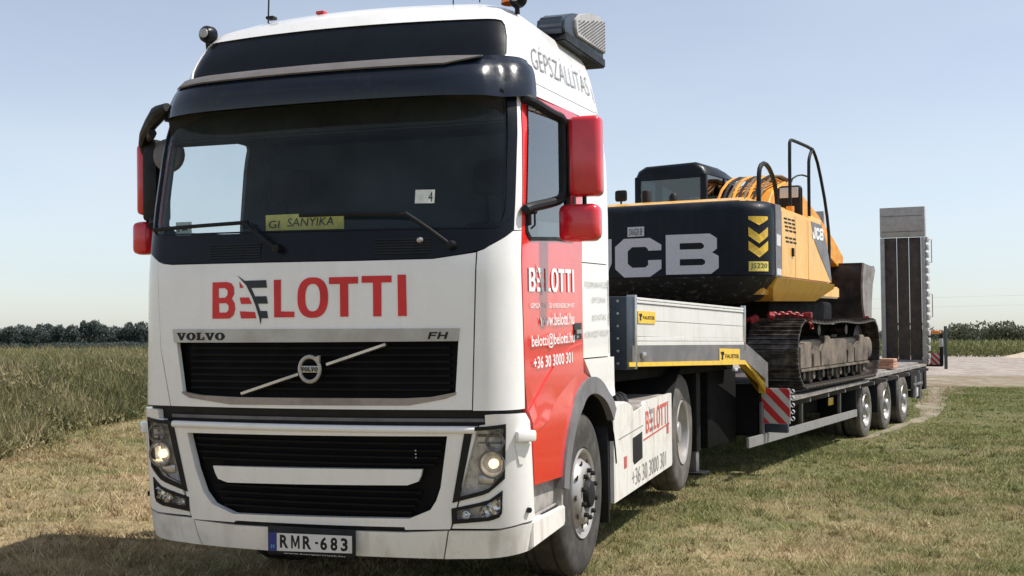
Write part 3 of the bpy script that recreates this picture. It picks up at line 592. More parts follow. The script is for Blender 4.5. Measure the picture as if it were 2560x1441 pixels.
# roof cooler box with perforated side
b=MB(); pf=[(1.34,3.72),(1.30,3.78),(1.32,3.85),(1.52,3.915),(1.95,4.0),(2.30,4.05),(2.42,4.02),(2.42,3.72)]
b.prism(pf,.92,1.12,'x',.02); cool=b.obj('roof_cooler','postgrey',T)
pf2=[(1.60,3.77),(1.56,3.82),(1.57,3.88),(1.68,3.945),(1.95,4.01),(2.28,4.055),(2.40,4.02),(2.41,3.80)]
b=MB(); b.prism(pf2,1.11,1.140,'x',.006); grl=b.obj('cooler_grille','mesh',cool)
hm=MB()
y=1.62
row=0
while y<2.37:
    z=3.80+(row%2)*.012
    while z<3.90+.16*(y-1.62)/.75-.02:
        hm.box(1.140,1.142,y,y+.016,z,z+.010); z+=.024
    y+=.030; row+=1
hm.obj('perforation','chassis',grl,0)
b=MB(); b.prism([(1.30,3.68),(1.36,3.755),(2.43,3.765),(2.43,3.69)],.9,1.13,'x',.01); b.obj('cooler_base','black',cool)
# number plate
pl=MB().box(-.268,.298,-.345,-.318,.402,.566,.006).obj('number_plate','black',T)
NP=lambda x,z,o=0:(x,-.346-o,z)
flatprint('plate_face',[([(-.205,.425),(.285,.435),(.285,.535),(-.205,.530)],[])],'plate',pl,NP,.003,.002)
flatprint('plate_band',[([(-.258,.422),(-.208,.424),(-.208,.533),(-.258,.532)],[])],'blue',pl,NP,.003,.002)
text('plate_country','H','starblue',pl,NP,-.243,-.222,.440,.462,off=.0035,bold=.02)
for ch_,a in (('R',716),('R',773),('6',816),('8',841),('3',866)):
    u=-.205+(a-708)*.00265; text('plate_letter',ch_,'black',pl,NP,u,u+(.056 if ch_=='R' else .045),.444,.521,off=.0035,bold=.035)
flatprint('plate_letter',[([(u_*.01*.056-.205+36*.00265,.444+v_*.00077) for u_,v_ in ((0,0),(0,100),(24,100),(50,40),(76,100),(100,100),(100,0),(80,0),(80,62),(57,12),(43,12),(20,62),(20,0))],[])],'black',pl,NP,.0035,.001)
flatprint('plate_dash',[([(.048,.478),(.068,.478),(.068,.490),(.048,.490)],[])],'black',pl,NP,.0035,.001)
text('plate_holder_print','www.bumpertruck.hu','plate',pl,NP,-.16,.24,.408,.419,off=.002)
# ---- chassis
for x in (-.42,.42): BOX('chassis_rail','chassis',T,x-.05,x+.05,.3,5.95,.62,.90,.01)
BOX('rear_cross_member','chassis',T,-.42,.42,5.8,5.9,.62,.9,.01)
BOX('fifth_wheel','chassis',T,-.45,.45,3.9,4.75,.90,1.12,.04)
BOX('rear_bulkhead','chassis',T,-1.0,1.0,2.06,2.16,.62,1.5,.02)
MB().box(-1.2,-.55,2.12,2.42,.9,2.6,.05).obj('exhaust_stack','chassis',T)
# side skirts (both sides), with cut-out, top ledge
for sgn in (1,-1):
    fn=lambda y,z,o=0,s_=sgn:(s_*(1.25+o),y,z)
    out=[(2.045,.385),(4.22,.392),(4.245,.42),(4.245,1.045),(3.15,1.055),(3.05,1.02),(2.72,1.00),(2.66,1.055),(2.50,1.10),(2.045,1.10)]
    hole=[(2.66,.80),(3.02,.82),(3.02,.60),(2.72,.58),(2.66,.62)]
    k=panel('side_skirt',out,'whitedirty',T,off=0,th=.03,holes=[hole],fn=fn,st=(.2,.2))
    panel('skirt_recess',[(2.6,.5),(3.1,.5),(3.1,.9),(2.6,.9)],'black',k,off=-.06,th=.02,fn=fn)
    panel('skirt_edge_line',[(2.20,.845),(3.05,.872),(3.05,.866),(2.20,.838)],'greyprint',k,off=.003,th=.002,fn=fn)
    if sgn>0:
        logo(k,fn,3.14,4.08,.79,.975,'redline','greyprint',st=(300,200),off=.003)
        flatprint('skirt_lettering',[([(3.05,.752),(4.12,.790),(4.12,.778),(3.05,.738)],[])],'redline',k,fn,.003,.002)
        text('skirt_lettering','+36 30 3000 301','greyprint',k,fn,2.62,3.95,.425,.56,off=.004,bold=-.008)
        for y,z in ((2.36,.60),(4.0,.70)): flatprint('skirt_mark',[([(y,z),(y+.09,z),(y+.09,z+.09),(y,z+.09)],[])],'redline',k,fn,.003,.002)
    b=MB(); b.box(min(sgn*.62,sgn*1.245),max(sgn*.62,sgn*1.245),2.06,4.2,.42,.985,.03); b.obj('fuel_tank','whitedirty' if 0 else 'chassis',T)
    b=MB(); b.box(min(sgn*1.0,sgn*1.24),max(sgn*1.0,sgn*1.24),1.98,2.50,1.06,1.105,.012); b.obj('skirt_step','whitedirty',T)
    b=MB(); b.box(min(sgn*.7,sgn*1.24),max(sgn*.7,sgn*1.24),2.52,4.22,.99,1.035,.01); b.obj('catwalk','deckdust',T)
    b=MB()
    for q in range(3): b.tube([(sgn*1.18,2.55+q*.12,1.05),(sgn*1.10,2.75+q*.12,1.13),(sgn*.9,3.0+q*.12,1.09)],.022,6,1)
    b.obj('air_hoses','chassis',T)
    b=MB(); b.box(min(sgn*.75,sgn*1.22),max(sgn*.75,sgn*1.22),1.985,2.03,.25,1.08,.005); b.obj('mud_flap','black',T)
# wheels
def tyre_prof(R,w,rr): # (radius, x) outer face at x=0 going inward to -w
    return [(rr,-.02),(rr+.02,-.004),(R*.72,.004),(R*.86,.002),(R*.95,-.010),(R*.985,-.028),(R,-.045),(R,-.075),(R-.012,-.078),(R-.012,-.092),(R,-.095),(R,-w/2-.012),(R-.012,-w/2-.006),(R-.012,-w/2+.006 if 0 else -w/2),(R,-w/2-.02),(R,-w+.095),(R-.012,-w+.09),(R-.012,-w+.08),(R,-w+.075),(R,-w+.045),(R*.95,-w+.01),(R*.8,-w),(rr,-w+.02),(rr-.01,-w/2)]
def wheel(parent,x,y,z,R,w,sgn,kind,rr=.30,n=56):
    """x: outer face"""
    c=(x,y,z)
    t=MB().lathe(tyre_prof(R,w,rr),c,'x',n,sg=sgn).obj('wheel','rubber' if kind=='front' else 'dusty',parent,30)
    b=MB()
    if kind=='front':
        b.lathe([(rr+.008,-.012),(rr+.004,.004),(rr-.018,-.006),(rr-.03,-.05),(rr-.055,-.075),(rr-.062,-.03),(.205,.018),(.18,.030),(.150,.030),(.118,.026),(.108,.0),(.108,-.08),(.001,-.08)],c,'x',n,sg=sgn)
        o=b.obj('rim','rim',t,30)
        b=MB()
        for k in range(10):
            a=2*PI*(k+.5)/10; py,pz=.160*math.cos(a),.160*math.sin(a)
            b.lathe([(.017,.026),(.017,.052),(.012,.060),(.001,.062)],(x,y+py,z+pz),'x',6,sg=sgn)
        b.obj('wheel_nuts','chassis',t,0)
        b=MB()
        for k in range(10):
            a=2*PI*k/10; py,pz=.222*math.cos(a),.222*math.sin(a); q=.0
            b.lathe([(.001,.004),(.019,.004),(.019,.0)],(x+sgn*(-.0+.006),y+py,z+pz),'x',10,sg=sgn)
        b.obj('hand_holes','black',t,0)
        b=MB(); b.lathe([(.095,-.06),(.095,.045),(.085,.06),(.05,.07),(.001,.072)],c,'x',24,sg=sgn); b.obj('hub_cap','chassis',t,40)
    elif kind=='rear':
        b.lathe([(rr+.008,-.012),(rr+.004,.004),(rr-.018,-.006),(rr-.03,-.05),(rr-.04,-.16),(.19,-.17),(.15,-.155),(.12,-.155),(.115,-.06),(.09,-.03),(.001,-.03)],c,'x',n,sg=sgn); b.obj('rim','rim',t,30)
        b=MB()
        for k in range(10):
            a=2*PI*k/10; b.lathe([(.015,-.16),(.015,-.12),(.001,-.115)],(x,y+.165*math.cos(a),z+.165*math.sin(a)),'x',6,sg=sgn)
        b.obj('wheel_nuts','chassis',t,0)
    else:
        b.lathe([(rr+.006,-.01),(rr,.004),(rr-.015,-.01),(rr-.03,-.06),(.15,-.045),(.13,-.04),(.10,-.04),(.095,.01),(.08,.03),(.001,.035)],c,'x',36,sg=sgn); b.obj('rim','wheelalu',t,30)
    return t
for sgn in (1,-1):
    wheel(T,sgn*1.20,1.37,.558,.560,.31,sgn,'front')
    wheel(T,sgn*1.235,4.86,.625,.560,.28,sgn,'rear')
    wheel(T,sgn*.90,4.86,.625,.560,.28,sgn,'rear')
    b=MB(); A=arc(4.86,.62,.64,100,170,10); b.loft([[(sgn*.6,yy,zz),(sgn*1.25,yy,zz)] for yy,zz in A],closed=False); b.loft([[(sgn*.6,yy,zz+.01),(sgn*1.25,yy,zz+.01)] for yy,zz in A],closed=False); b.obj('rear_mudguard','chassis',T)
MB().tube([(-1.1,1.37,.52),(1.1,1.37,.52)],.06,10).obj('front_axle','chassis',T)
MB().tube([(-1.1,4.86,.6),(1.1,4.86,.6)],.10,12).obj('rear_axle','chassis',T)

# ---- loose things on the dashboard
pn=thing('name_plate','yellow name plate with black letters standing behind the windscreen','name plate',FT,(-.16,-.13,2.33))
b=MB(); b.box(-.385,.145,-.135,-.125,2.322,2.428,.003); b.obj('plate_panel','yplate',pn)
ND=lambda x,z,o=0:(x,-.136-o,z)
text('plate_lettering','SANYIKA','darkprint',pn,ND,-.235,.08,2.352,2.402,off=.002,skew=.008)
text('plate_lettering','GI','darkprint',pn,ND,-.365,-.29,2.347,2.392,off=.002,skew=.006)
for nm,x,y,z,w,h,lb in (('permit_card',-1.02,-.06,2.37,.115,.085,'small white printed card in the corner of the windscreen beside the passenger window'),):
    c=thing(nm,lb,'card',FT,(x,y,z-h/2))
    MB().box(x-w/2,x+w/2,y,y+.003,z-h/2,z+h/2).obj('card_sheet','paper',c,0)
    flatprint('card_print',[([(x-.04,z-.02),(x-.032,z-.02),(x-.032,z+.02),(x-.04,z+.02)],[]),([(x-.012,z-.012),(x+.03,z-.012),(x+.03,z-.004),(x-.012,z-.004)],[]),([(x-.012,z+.01),(x+.03,z+.01),(x+.03,z+.016),(x-.012,z+.016)],[])],'darkprint',c,lambda a,q,o=0:(a,y-o,q),.001,.001)
# ------------------------------------------------------------------ low loader trailer (frame FR: y runs rearwards, x to the right of the picture)
TR=thing('low_loader_trailer','long low loader trailer with white dropsides in front and upright ramps behind','trailer',FR,(0,6,0))
sl=lambda y: -.024*(y+.8)          # the neck dips slightly to the rear
BOX('neck_frame','under',TR,-1.05,1.05,-.8,2.5,1.18,1.34,.02)
for x in (-.5,.5): BOX('frame_rail','chassis',TR,x-.06,x+.06,2.4,12.6,.50,.80,.01)
MB().tube([(0,0,1.18),(0,0,1.08)],.05,12).obj('king_pin','alu',TR)
# neck: steel side rails that crank down to the lower deck
for sgn in (1,-1):
    x0,x1=sorted((sgn*1.18,sgn*1.275))
    b=MB(); b.prism([(-.80,1.36),(2.22,1.285),(2.93,1.06),(2.93,.96),(3.02,.96),(3.02,1.235),(2.28,1.455),(-.80,1.50)],x0,x1,'x',.004); r=b.obj('neck_side_rail','steel',TR)
    x2,x3=sorted((sgn*1.20,sgn*1.282))
    b=MB(); b.prism([(-.88,1.325),(2.20,1.245),(2.93,.985),(2.93,.90),(2.90,.90),(2.90,1.0),(2.20,1.287),(-.88,1.362)],x2,x3,'x',.002); b.obj('marking_strip','yellowtape',r)
    MB().box(*sorted((sgn*1.275,sgn*1.30)),-.62,-.54,1.39,1.44,.008).obj('side_marker','lens' if 0 else 'alu',r)
    MB().box(*sorted((sgn*1.255,sgn*1.29)),1.84,1.93,1.185,1.215,.005).obj('side_marker','signwhite',r)
    # dropside boards
    zb=[(1.498,1.535),(1.538,1.575),(1.578,1.715),(1.718,1.858),(1.862,1.885),(1.889,1.912)]
    for i,(a,c) in enumerate(zb):
        b=MB(); xa,xb=sorted((sgn*1.235,sgn*(1.272 if i in(0,4,5) else (1.266 if i==1 else 1.262))))
        b.prism([(-.70,a),(2.19,a+sl(2.19)*(1 if i>1 else .7)),(2.19,c+sl(2.19)*(1 if i>1 else .7)),(-.70,c)],xa,xb,'x',.004); b.obj('side_board','dropside',TR)
    b=MB(); b.box(*sorted((sgn*1.232,sgn*1.280)),2.20,2.235,1.40,1.865,.004); b.obj('board_post','alu',TR)
    b=MB(); b.box(*sorted((sgn*1.20,sgn*1.283)),-.745,-.705,1.30,1.93,.006); b.obj('corner_edge','alu',TR)
    b=MB(); b.box(*sorted((sgn*1.10,sgn*1.27)),-.90,-.75,1.30,1.915,.008); post=b.obj('corner_post','postgrey',TR)
    for k in range(6):
        z=1.35+k*.105; MB().lathe([(.014,0),(.012,-.010),(.001,-.012)],(sgn*1.19,-.90,z),'y',8).obj('rivet','alu',post)
def maker(y0,y1,z0,z1,x,slope):
    fn=lambda a,c,o=0:(x+o,a,c+slope*(a-y0))
    p=panel('maker_plate',[(y0,z0),(y1,z0),(y1,z1),(y0,z1)],'yellowtape',TR,off=.004,th=.004,fn=fn)
    w=y1-y0;h=z1-z0
    flatprint('plate_emblem',[([(y0+.05*w,z0+.75*h),(y0+.20*w,z0+.80*h),(y0+.24*w,z0+.60*h),(y0+.17*w,z0+.50*h),(y0+.18*w,z0+.22*h),(y0+.09*w,z0+.25*h),(y0+.11*w,z0+.5*h)],[])],'black',p,fn,.006,.002)
    text('plate_lettering','FAUSTER','black',p,fn,y0+.28*w,y0+.95*w,z0+.33*h,z0+.62*h,off=.006,bold=.015)
maker(-.66,-.27,1.69,1.795,1.266,-.02); maker(1.38,2.02,1.285,1.43,1.277,-.032)
for i,(a,c) in enumerate(((1.44,1.60),(1.603,1.76),(1.763,1.915))): BOX('front_board','dropside' if 0 else 'steel',TR,-1.10,1.10,-.86,-.82,a,c,.006)
BOX('front_marking_strip','yellowtape',TR,-1.10,1.10,-.885,-.862,1.37,1.425,.002)
BOX('front_beam','chassis',TR,-1.10,1.10,-.87,-.80,1.30,1.372,.004)
for k in range(8): BOX('neck_plank','wood',TR,-1.19+k*.299,-1.19+k*.299+.29,-.80,2.3,1.385,1.42,.004)
# landing legs and underside things
for x in (-.85,.85):
    l=BOX('landing_leg','chassis',TR,x-.06,x+.06,1.72,1.84,.35,1.2,.01)
    MB().box(x-.045,x+.045,1.735,1.825,.14,.36,.005).obj('inner_leg','steel',l)
    MB().box(x-.14,x+.14,1.66,1.90,.115,.14,.005).obj('foot','chassis',l)
BOX('neck_shade_box','under',TR,-.95,.95,1.95,2.88,.36,1.18,.02)  # added black box standing in for the deep shade under the neck
BOX('deck_shade_board','under',TR,-1.18,1.18,2.93,3.0,.42,1.0,.01)  # added black board hiding the sunlit deck, so the gap reads as shade
# lower deck with outriggers; planks run lengthwise
for sgn in (1,-1):
    b=MB(); b.prism([(3.02,.775),(12.55,.865),(12.55,.905),(3.02,.862)],*sorted((sgn*1.16,sgn*1.29)),'x',.004); b.obj('deck_edge','deckdust',TR)
    for k in range(11):
        y=3.3+k*.86; z=.775+.0095*(y-3)
        b=MB(); b.prism([(sgn*1.0,z-.16),(sgn*1.0,z-.005),(sgn*1.44,z-.005),(sgn*1.44,z-.05)],y-.025,y+.025,'y'); b.obj('outrigger','steel',TR)
    b=MB(); b.prism([(3.35,.79),(7.2,.825),(7.2,.868),(3.35,.845)],*sorted((sgn*1.30,sgn*1.46)),'x',.004); b.obj('widening_board','deckdust',TR)
for k in range(8):
    x=-1.15+k*.29; b=MB(); b.prism([(3.05,.815),(12.5,.905),(12.5,.935),(3.05,.845)],x,x+.278,'x',.004); b.obj('deck_plank','wood' if k not in (7,6) else 'deckdust',TR)
# side guard and supports
b=MB(); b.prism([(2.32,.345),(7.24,.335),(7.24,.435),(2.32,.455)],1.245,1.275,'x',.004); b.obj('side_guard','guard',TR)
b=MB(); b.prism([(2.32,.345),(7.24,.335),(7.24,.435),(2.32,.455)],-1.275,-1.245,'x',.004); b.obj('side_guard','guard',TR)
for y in (2.92,4.5,6.4):
    for sgn in (1,-1): BOX('guard_bracket','steel',TR,*sorted((sgn*1.20,sgn*1.243)),y,y+.05,.44,.80,.004)
for sgn in (1,-1):
    BOX('locker','under',TR,*sorted((sgn*.5,sgn*.80)),3.2,6.9,.42,.76,.01)
f=MB().box(1.165,1.175,6.05,6.30,.56,.66,.002).obj('locker_tag','yellowtape',TR)
# hazard boards: striped plates facing forward at the crank
def hazard(x0,x1,z0,z1,y,parent,flip=1):
    p=MB().box(min(x0,x1),max(x0,x1),y,y+.012,z0,z1,.003).obj('hazard_board','signwhite',parent)
    w,h=abs(x1-x0),z1-z0; xa=min(x0,x1); n=4; polys=[]
    for k in range(-4,5,2):
        s0=k*h/ n*1.0; # diagonal band descending to the right
        raw=[(0,h+s0+0),(0,h+s0+h/n*1.0),(w,h+s0+h/n-w*1.0),(w,h+s0-w*1.0)]
        out=clip(raw,w,h)
        if len(out)>2: polys.append(([(xa+(a if flip>0 else w-a),z0+c) for a,c in (out if flip>0 else out[::-1])],[]))
    flatprint('red_stripe',polys,'signred',p,lambda a,c,o=0:(a,y-o,c),.0025,.002)
    return p
def clip(P,w,h):
    def cl(P,inside,inter):
        o=[]
        for i in range(len(P)):
            a,b_=P[i],P[(i+1)%len(P)]
            if inside(a): o.append(a)
            if inside(a)!=inside(b_): o.append(inter(a,b_))
        return o
    def li(a,b_,k,v):
        t=(v-a[k])/(b_[k]-a[k]); return (a[0]+(b_[0]-a[0])*t,a[1]+(b_[1]-a[1])*t)
    for k,v,sg in ((0,0,1),(0,w,-1),(1,0,1),(1,h,-1)):
        P=cl(P,lambda p:sg*(p[k]-v)>=-1e-9,lambda a,b_:li(a,b_,k,v))
        if not P: return []
    return [p for i,p in enumerate(P) if (abs(p[0]-P[i-1][0])+abs(p[1]-P[i-1][1]))>1e-6]
hazard(1.215,1.540,.565,.955,2.95,TR); hazard(-1.215,-1.54,.565,.955,2.95,TR,-1)
BOX('board_bracket','chassis',TR,1.16,1.24,2.965,3.03,.36,.97,.004)
b=MB()
for k in range(5): b.lathe([(.02,0),(.028,.02),(.02,.04)],(1.555,2.98,.62+k*.075),'y',8)
b.obj('board_clamp','alu',TR)
BOX('lamp_box','postgrey',TR,1.24,1.50,2.99,3.05,.46,.56,.01)
# wheels on three axles
for i,y in enumerate((7.80,9.18,10.56)):
    for sgn in (1,-1):
        wheel(TR,sgn*1.275,y,.385,.395,.26,sgn,'trailer',.235,44)
        wheel(TR,sgn*.98,y,.385,.395,.26,sgn,'trailer',.235,36)
        b=MB(); 
        b.box(*sorted((sgn*.75,sgn*1.27)),y-.60,y-.575,.30,.78,.003); b.obj('mud_flap','black',TR)
    MB().tube([(-1.1,y,.385),(1.1,y,.385)],.06,8).obj('axle','chassis',TR)
    for sgn in (1,-1): MB().box(*sorted((sgn*.75,sgn*1.27)),y-.56,y+.56,.79,.812,.004).obj('mudguard','deckdust' if i==2 else 'chassis',TR)
# tail: light carrier, underrun bar, stowed legs
BOX('tail_beam','chassis',TR,-1.27,1.27,12.45,12.66,.45,.86,.01)
BOX('underrun_bar','chassis',TR,-1.20,1.20,12.5,12.6,.30,.42,.01)
for sgn in (1,-1):
    lamp=BOX('tail_lamp','black',TR,*sorted((sgn*.85,sgn*1.25)),12.66,12.72,.50,.64,.01)
    b=MB(); b.tube([(sgn*1.22,11.7,.72),(sgn*1.22,11.7,.34)],.05,10); b.tube([(sgn*1.22,12.2,.78),(sgn*1.22,12.2,.30)],.04,10); b.box(*sorted((sgn*1.15,sgn*1.26)),11.55,12.35,.55,.60,.01); b.obj('support_jack','steel',TR)
    BOX('tail_cabinet','chassis',TR,*sorted((sgn*.9,sgn*1.25)),11.35,12.45,.50,.80,.02)
    MB().box(*sorted((sgn*1.255,sgn*1.262)),11.75,11.9,.36,.52,.003).obj('white_tag','signwhite',TR)
# ramps standing upright
def ramp(x0,x1,bars=True):
    r=bpy.data.objects.new('ramp',None); link(r,TR); w=x1-x0
    tilt=Matrix.Translation((0,12.86,.90))@Matrix.Rotation(math.radians(1.2),4,'X')@Matrix.Translation((0,-12.86,-.90))
    def o(b,name,m): bmesh.ops.transform(b.b,matrix=tilt,verts=b.b.verts); return b.obj(name,m,r)
    o(MB().box(x0,x0+.075,12.84,13.0,.90,3.22,.006),'ramp_rail','ramp')
    o(MB().box(x1-.115,x1-.05,12.84,13.0,.90,3.22,.006),'ramp_rail','ramp')
    o(MB().box(x0,x1-.04,12.84,12.96,3.23,3.785,.012),'ramp_tip_plate','ramp')
    o(MB().box(x0+.04,x1-.08,12.832,12.838,3.33,3.335,0).box(x0+.04,x1-.08,12.832,12.838,3.62,3.625,0),'plate_seam','chassis')
    for k in range(16):
        z=.98+k*.143; o(MB().box(x1-.05,x1,12.86,13.02,z,z+.10,.012),'ramp_tread','ramp')
    n=3; ww=(w-.20)/n
    for k in range(n):
        a=x0+.08+k*ww; o(MB().box(a,a+ww-.014,12.88,12.93,.92,3.22,.004),'ramp_board','wood')
    o(MB().box(x0+.01,x1-.06,12.97,13.0,1.6,1.64,.0),'cross_bar','ramp')
    for zz in (1.75,2.75): o(MB().tube([(x1+.0,12.95,zz),(x1+.05,12.95,zz),(x1+.05,12.95,zz+.42),(x1,12.95,zz+.42)],.010,6),'grab_handle','ramp')
    o(MB().tube([(x0+.0,12.9,.92),(x1-.02,12.9,.92)],.05,10),'hinge','deckdust')
ramp(.446,1.295); ramp(-1.40,-.55)
hz=hazard(1.45,1.27,.875,1.09,13.05,TR)
BOX('marker_bracket','chassis',TR,1.44,1.50,13.04,13.10,.86,1.45,.008)
MB().box(1.28,1.46,13.03,13.09,1.44,1.50,.015).obj('marker_lamp','amber',TR)
MB().box(1.43,1.50,13.03,13.09,1.20,1.36,.015).obj('marker_lamp','signwhite',TR)
BOX('extension_arm','chassis',TR,1.1,1.48,13.07,13.13,.84,.89,.005)

# timber blocks lying on the rear deck
for i,(x,y,w,d,h,lb) in enumerate(((1.12,10.0,.28,.34,.05,'pale timber block on the rear deck, lowest of the little stack'),(1.12,10.02,.26,.30,.05,'pale timber block in the middle of the little stack on the rear deck'),(1.14,10.0,.24,.28,.05,'pale timber block on top of the little stack on the rear deck'))):
    o=thing('timber_block',lb,'timber block',FR,(x,y,.915+i*.054),'timber blocks on the trailer deck')
    MB().box(x-w/2,x+w/2,y-d/2,y+d/2,.915+i*.054,.915+i*.054+h,.006).obj('block','palewood',o)

# ------------------------------------------------------------------ excavator on the trailer
EX=thing('excavator','yellow and black tracked excavator chained on the trailer, its black counterweight facing the truck','excavator',FR,(0,5.6,.92))
# undercarriage
L0,L1,ZB,ZT=3.44,7.72,.925,1.70
Rr=(ZT-ZB)/2; zc=(ZT+ZB)/2
def track_path(n):
    sl_=L1-L0-2*Rr; per=2*sl_+2*PI*Rr; out=[]
    for k in range(n):
        s=per*k/n
        if s<sl_: 
            y=L0+Rr+s; z=ZT-.055*math.sin(PI*s/sl_)*(.6+.4*math.sin(3*PI*s/sl_)); z-=.0; a=0
        elif s<sl_+PI*Rr:
            t=(s-sl_)/Rr; y=L1-Rr+Rr*math.sin(t); z=zc+Rr*math.cos(t); a=t
        elif s<2*sl_+PI*Rr: y=L1-Rr-(s-sl_-PI*Rr); z=ZB; a=PI
        else:
            t=(s-2*sl_-PI*Rr)/Rr; y=L0+Rr-Rr*math.sin(t); z=zc-Rr*math.cos(t); a=PI+t
        out.append((y,z,a))
    return out
b=MB(); b.prism([(-.085,-.012),(.085,-.012),(.090,.006),(.070,.006),(.064,.032),(.054,.032),(.048,.006),(.008,.006),(.004,.026),(-.006,.026),(-.010,.006),(-.052,.006),(-.056,.026),(-.066,.026),(-.070,.006),(-.085,.004)],-.3,.3,'x')
bmesh.ops.recalc_face_normals(b.b,faces=b.b.faces); shoe=bpy.data.meshes.new('track_shoe'); b.b.to_mesh(shoe); b.b.free(); finish(shoe,M['track'],0)
pv=Vector((0,5.6,.92))
for sgn in (1,-1):
    for (y,z,a) in track_path(58):
        o=bpy.data.objects.new('track_shoe',shoe); scene.collection.objects.link(o); o.parent=EX
        o.location=Vector((sgn*1.2,y,z))-pv; o.rotation_euler=(-a,0,0)
    xo=sgn*1.47
    # side frame caked with mud, with dark openings
    b=MB(); b.prism([(3.80,1.12),(7.25,1.12),(7.25,1.36),(7.05,1.47),(4.0,1.47),(3.80,1.40)],*sorted((sgn*.98,sgn*1.40)),'x',.02); fr=b.obj('track_frame','track',EX)
    for P in ([(3.72,1.135),(4.22,1.135),(4.22,1.45),(3.98,1.45),(3.72,1.40)],[(4.32,1.135),(4.62,1.135),(4.60,1.34),(4.50,1.40),(4.32,1.30)],[(4.66,1.135),(5.95,1.135),(5.95,1.46),(5.1,1.46),(5.1,1.51),(4.86,1.51),(4.86,1.42),(4.66,1.33)],[(6.02,1.135),(6.38,1.135),(6.36,1.36),(6.24,1.40),(6.02,1.32)],[(6.42,1.135),(7.2,1.135),(7.15,1.44),(6.98,1.44),(6.98,1.50),(6.72,1.50),(6.72,1.42),(6.42,1.34)]):
        b=MB(); b.prism(P,*sorted((sgn*1.36,sgn*1.445)),'x',.012); b.obj('guard_plate','mud',fr)
    b=MB(); b.prism([(3.72,1.10),(7.22,1.10),(7.22,1.133),(3.72,1.133)],*sorted((sgn*1.36,sgn*1.46)),'x',.006); b.obj('guard_ledge','mud',fr)
    for k in range(8):
        y=3.98+k*.44; MB().lathe([(.10,-.40),(.10,-.04),(.055,-.03),(.05,.0),(.001,.004)],(sgn*1.42,y,1.045),'x',16,sg=sgn).obj('track_roller','mud' if k%3==1 else 'track',fr)
    for y in (4.9,6.3): MB().lathe([(.07,-.3),(.07,.0),(.001,.004)],(sgn*1.36,y,1.58),'x',12,sg=sgn).obj('carrier_roller','track',fr)
    MB().lathe([(.33,-.25),(.33,-.02),(.25,0),(.16,.0),(.15,.05),(.001,.055)],(sgn*1.30,L1-Rr,zc),'x',28,sg=sgn).obj('sprocket','track',fr)
    MB().lathe([(.15,-.02),(.15,.10),(.12,.12),(.001,.12)],(sgn*1.32,L1-Rr+.02,zc),'x',20,sg=sgn).obj('drive_hub','mud',fr)
    MB().lathe([(.33,-.2),(.33,.0),(.28,.0),(.12,.0),(.11,.05),(.001,.055)],(sgn*1.30,L0+Rr,zc),'x',28,sg=sgn).obj('idler','track',fr)
b=MB(); b.prism([(-1.0,1.15),(1.0,1.15),(1.0,1.45),(.55,1.72),(-.55,1.72),(-1.0,1.45)],4.9,6.3,'y',.03); b.obj('car_body','track',EX)
MB().box(-1.0,1.0,4.0,7.0,1.45,1.96,.05).obj('belly_shade_box','under',EX)  # dark box added to fill the shaded gap under the upper structure
MB().lathe([(.62,1.70),(.62,1.88),(.55,1.99)],(0,5.6,0),'z',40,cap=True).obj('slew_ring','track',EX)
MB().box(-.25,.45,3.95,4.15,1.55,1.72,.02).box(.05,.35,3.75,3.97,1.70,1.86,.02).obj('tow_bracket','mud',EX)
# upper structure : base plate
b=MB(); b.prism([(3.1,2.0),(6.6,2.0),(6.6,2.16),(3.1,2.16)],-1.2,1.2,'x',.02); b.obj('upper_frame','jyellow',EX)
# counterweight: bowed face with rounded corners
def cwring(z,ins,n=10):
    xs=1.315-ins; r=.30; P=[]
    y0=2.78+ins; f=lambda x:y0+.055*(x/1.0)**2
    P+=[(-xs,3.45)]
    for k in range(n+1):
        a=PI/2*k/n; P.append((-xs+r-r*math.cos(a), f(xs-r)+r-r*math.sin(a)))
    for k in range(1,12): x=-(xs-r)+2*(xs-r)*k/12; P.append((x,f(x)))
    for k in range(n+1):
        a=PI/2*(1-k/n); P.append((xs-r+r*math.cos(a), f(xs-r)+r-r*math.sin(a)))
    P+=[(xs,3.45)]
    return [(x,y,z+(.0)) for x,y in P]
b=MB(); b.loft([cwring(z,i) for z,i in ((2.215,0),(2.60,-.0),(2.93,.0),(2.985,.012),(3.03,.045),(3.055,.09),(3.065,.16))]); cw=b.obj('counterweight','cw',EX,50)
b=MB(); b.loft([cwring(z,i) for z,i in ((1.90,.42),(1.95,.26),(2.02,.15),(2.12,.06),(2.19,.012),(2.208,.004))]); b.obj('counterweight_skirt','scraped',EX,50)
CWf=lambda x,z,o=0:(x,2.775+.055*x*x-o,z)
def jcb():
    J=[(62,100),(95,100),(95,38),(80,0),(15,0),(0,38),(0,52),(32,52),(32,32),(40,24),(56,24),(62,32)]
    C=[(20,98),(76,98),(100,80),(100,66),(72,66),(72,70),(66,76),(38,76),(28,66),(28,34),(38,24),(66,24),(72,30),(72,42),(100,42),(100,20),(76,0),(20,0),(0,22),(0,78)]
    B_=([(0,100),(84,100),(97,88),(97,62),(88,53),(100,44),(100,14),(86,0),(0,0)],[[(27,78),(68,78),(73,72),(73,66),(68,62),(27,62)],[(27,38),(70,38),(75,33),(75,26),(70,22),(27,22)]])
    return J,C,B_
J,C,B_=jcb()
for P,H,x0,x1,z0,z1 in ((J,[],-1.0,-.495,2.215,2.67),(C,[],-.475,.11,2.215,2.675),(B_[0],B_[1],.165,.785,2.235,2.69)):
    g=lambda a,c,o=0,x0=x0,x1=x1,z0=z0,z1=z1: CWf(x0+(x1-x0)*a/100,z0+(z1-z0)*c/100,o)
    flatprint('logo_letter',[(P,H)],'decalwhite',cw,g,.004,.003,(16,30))
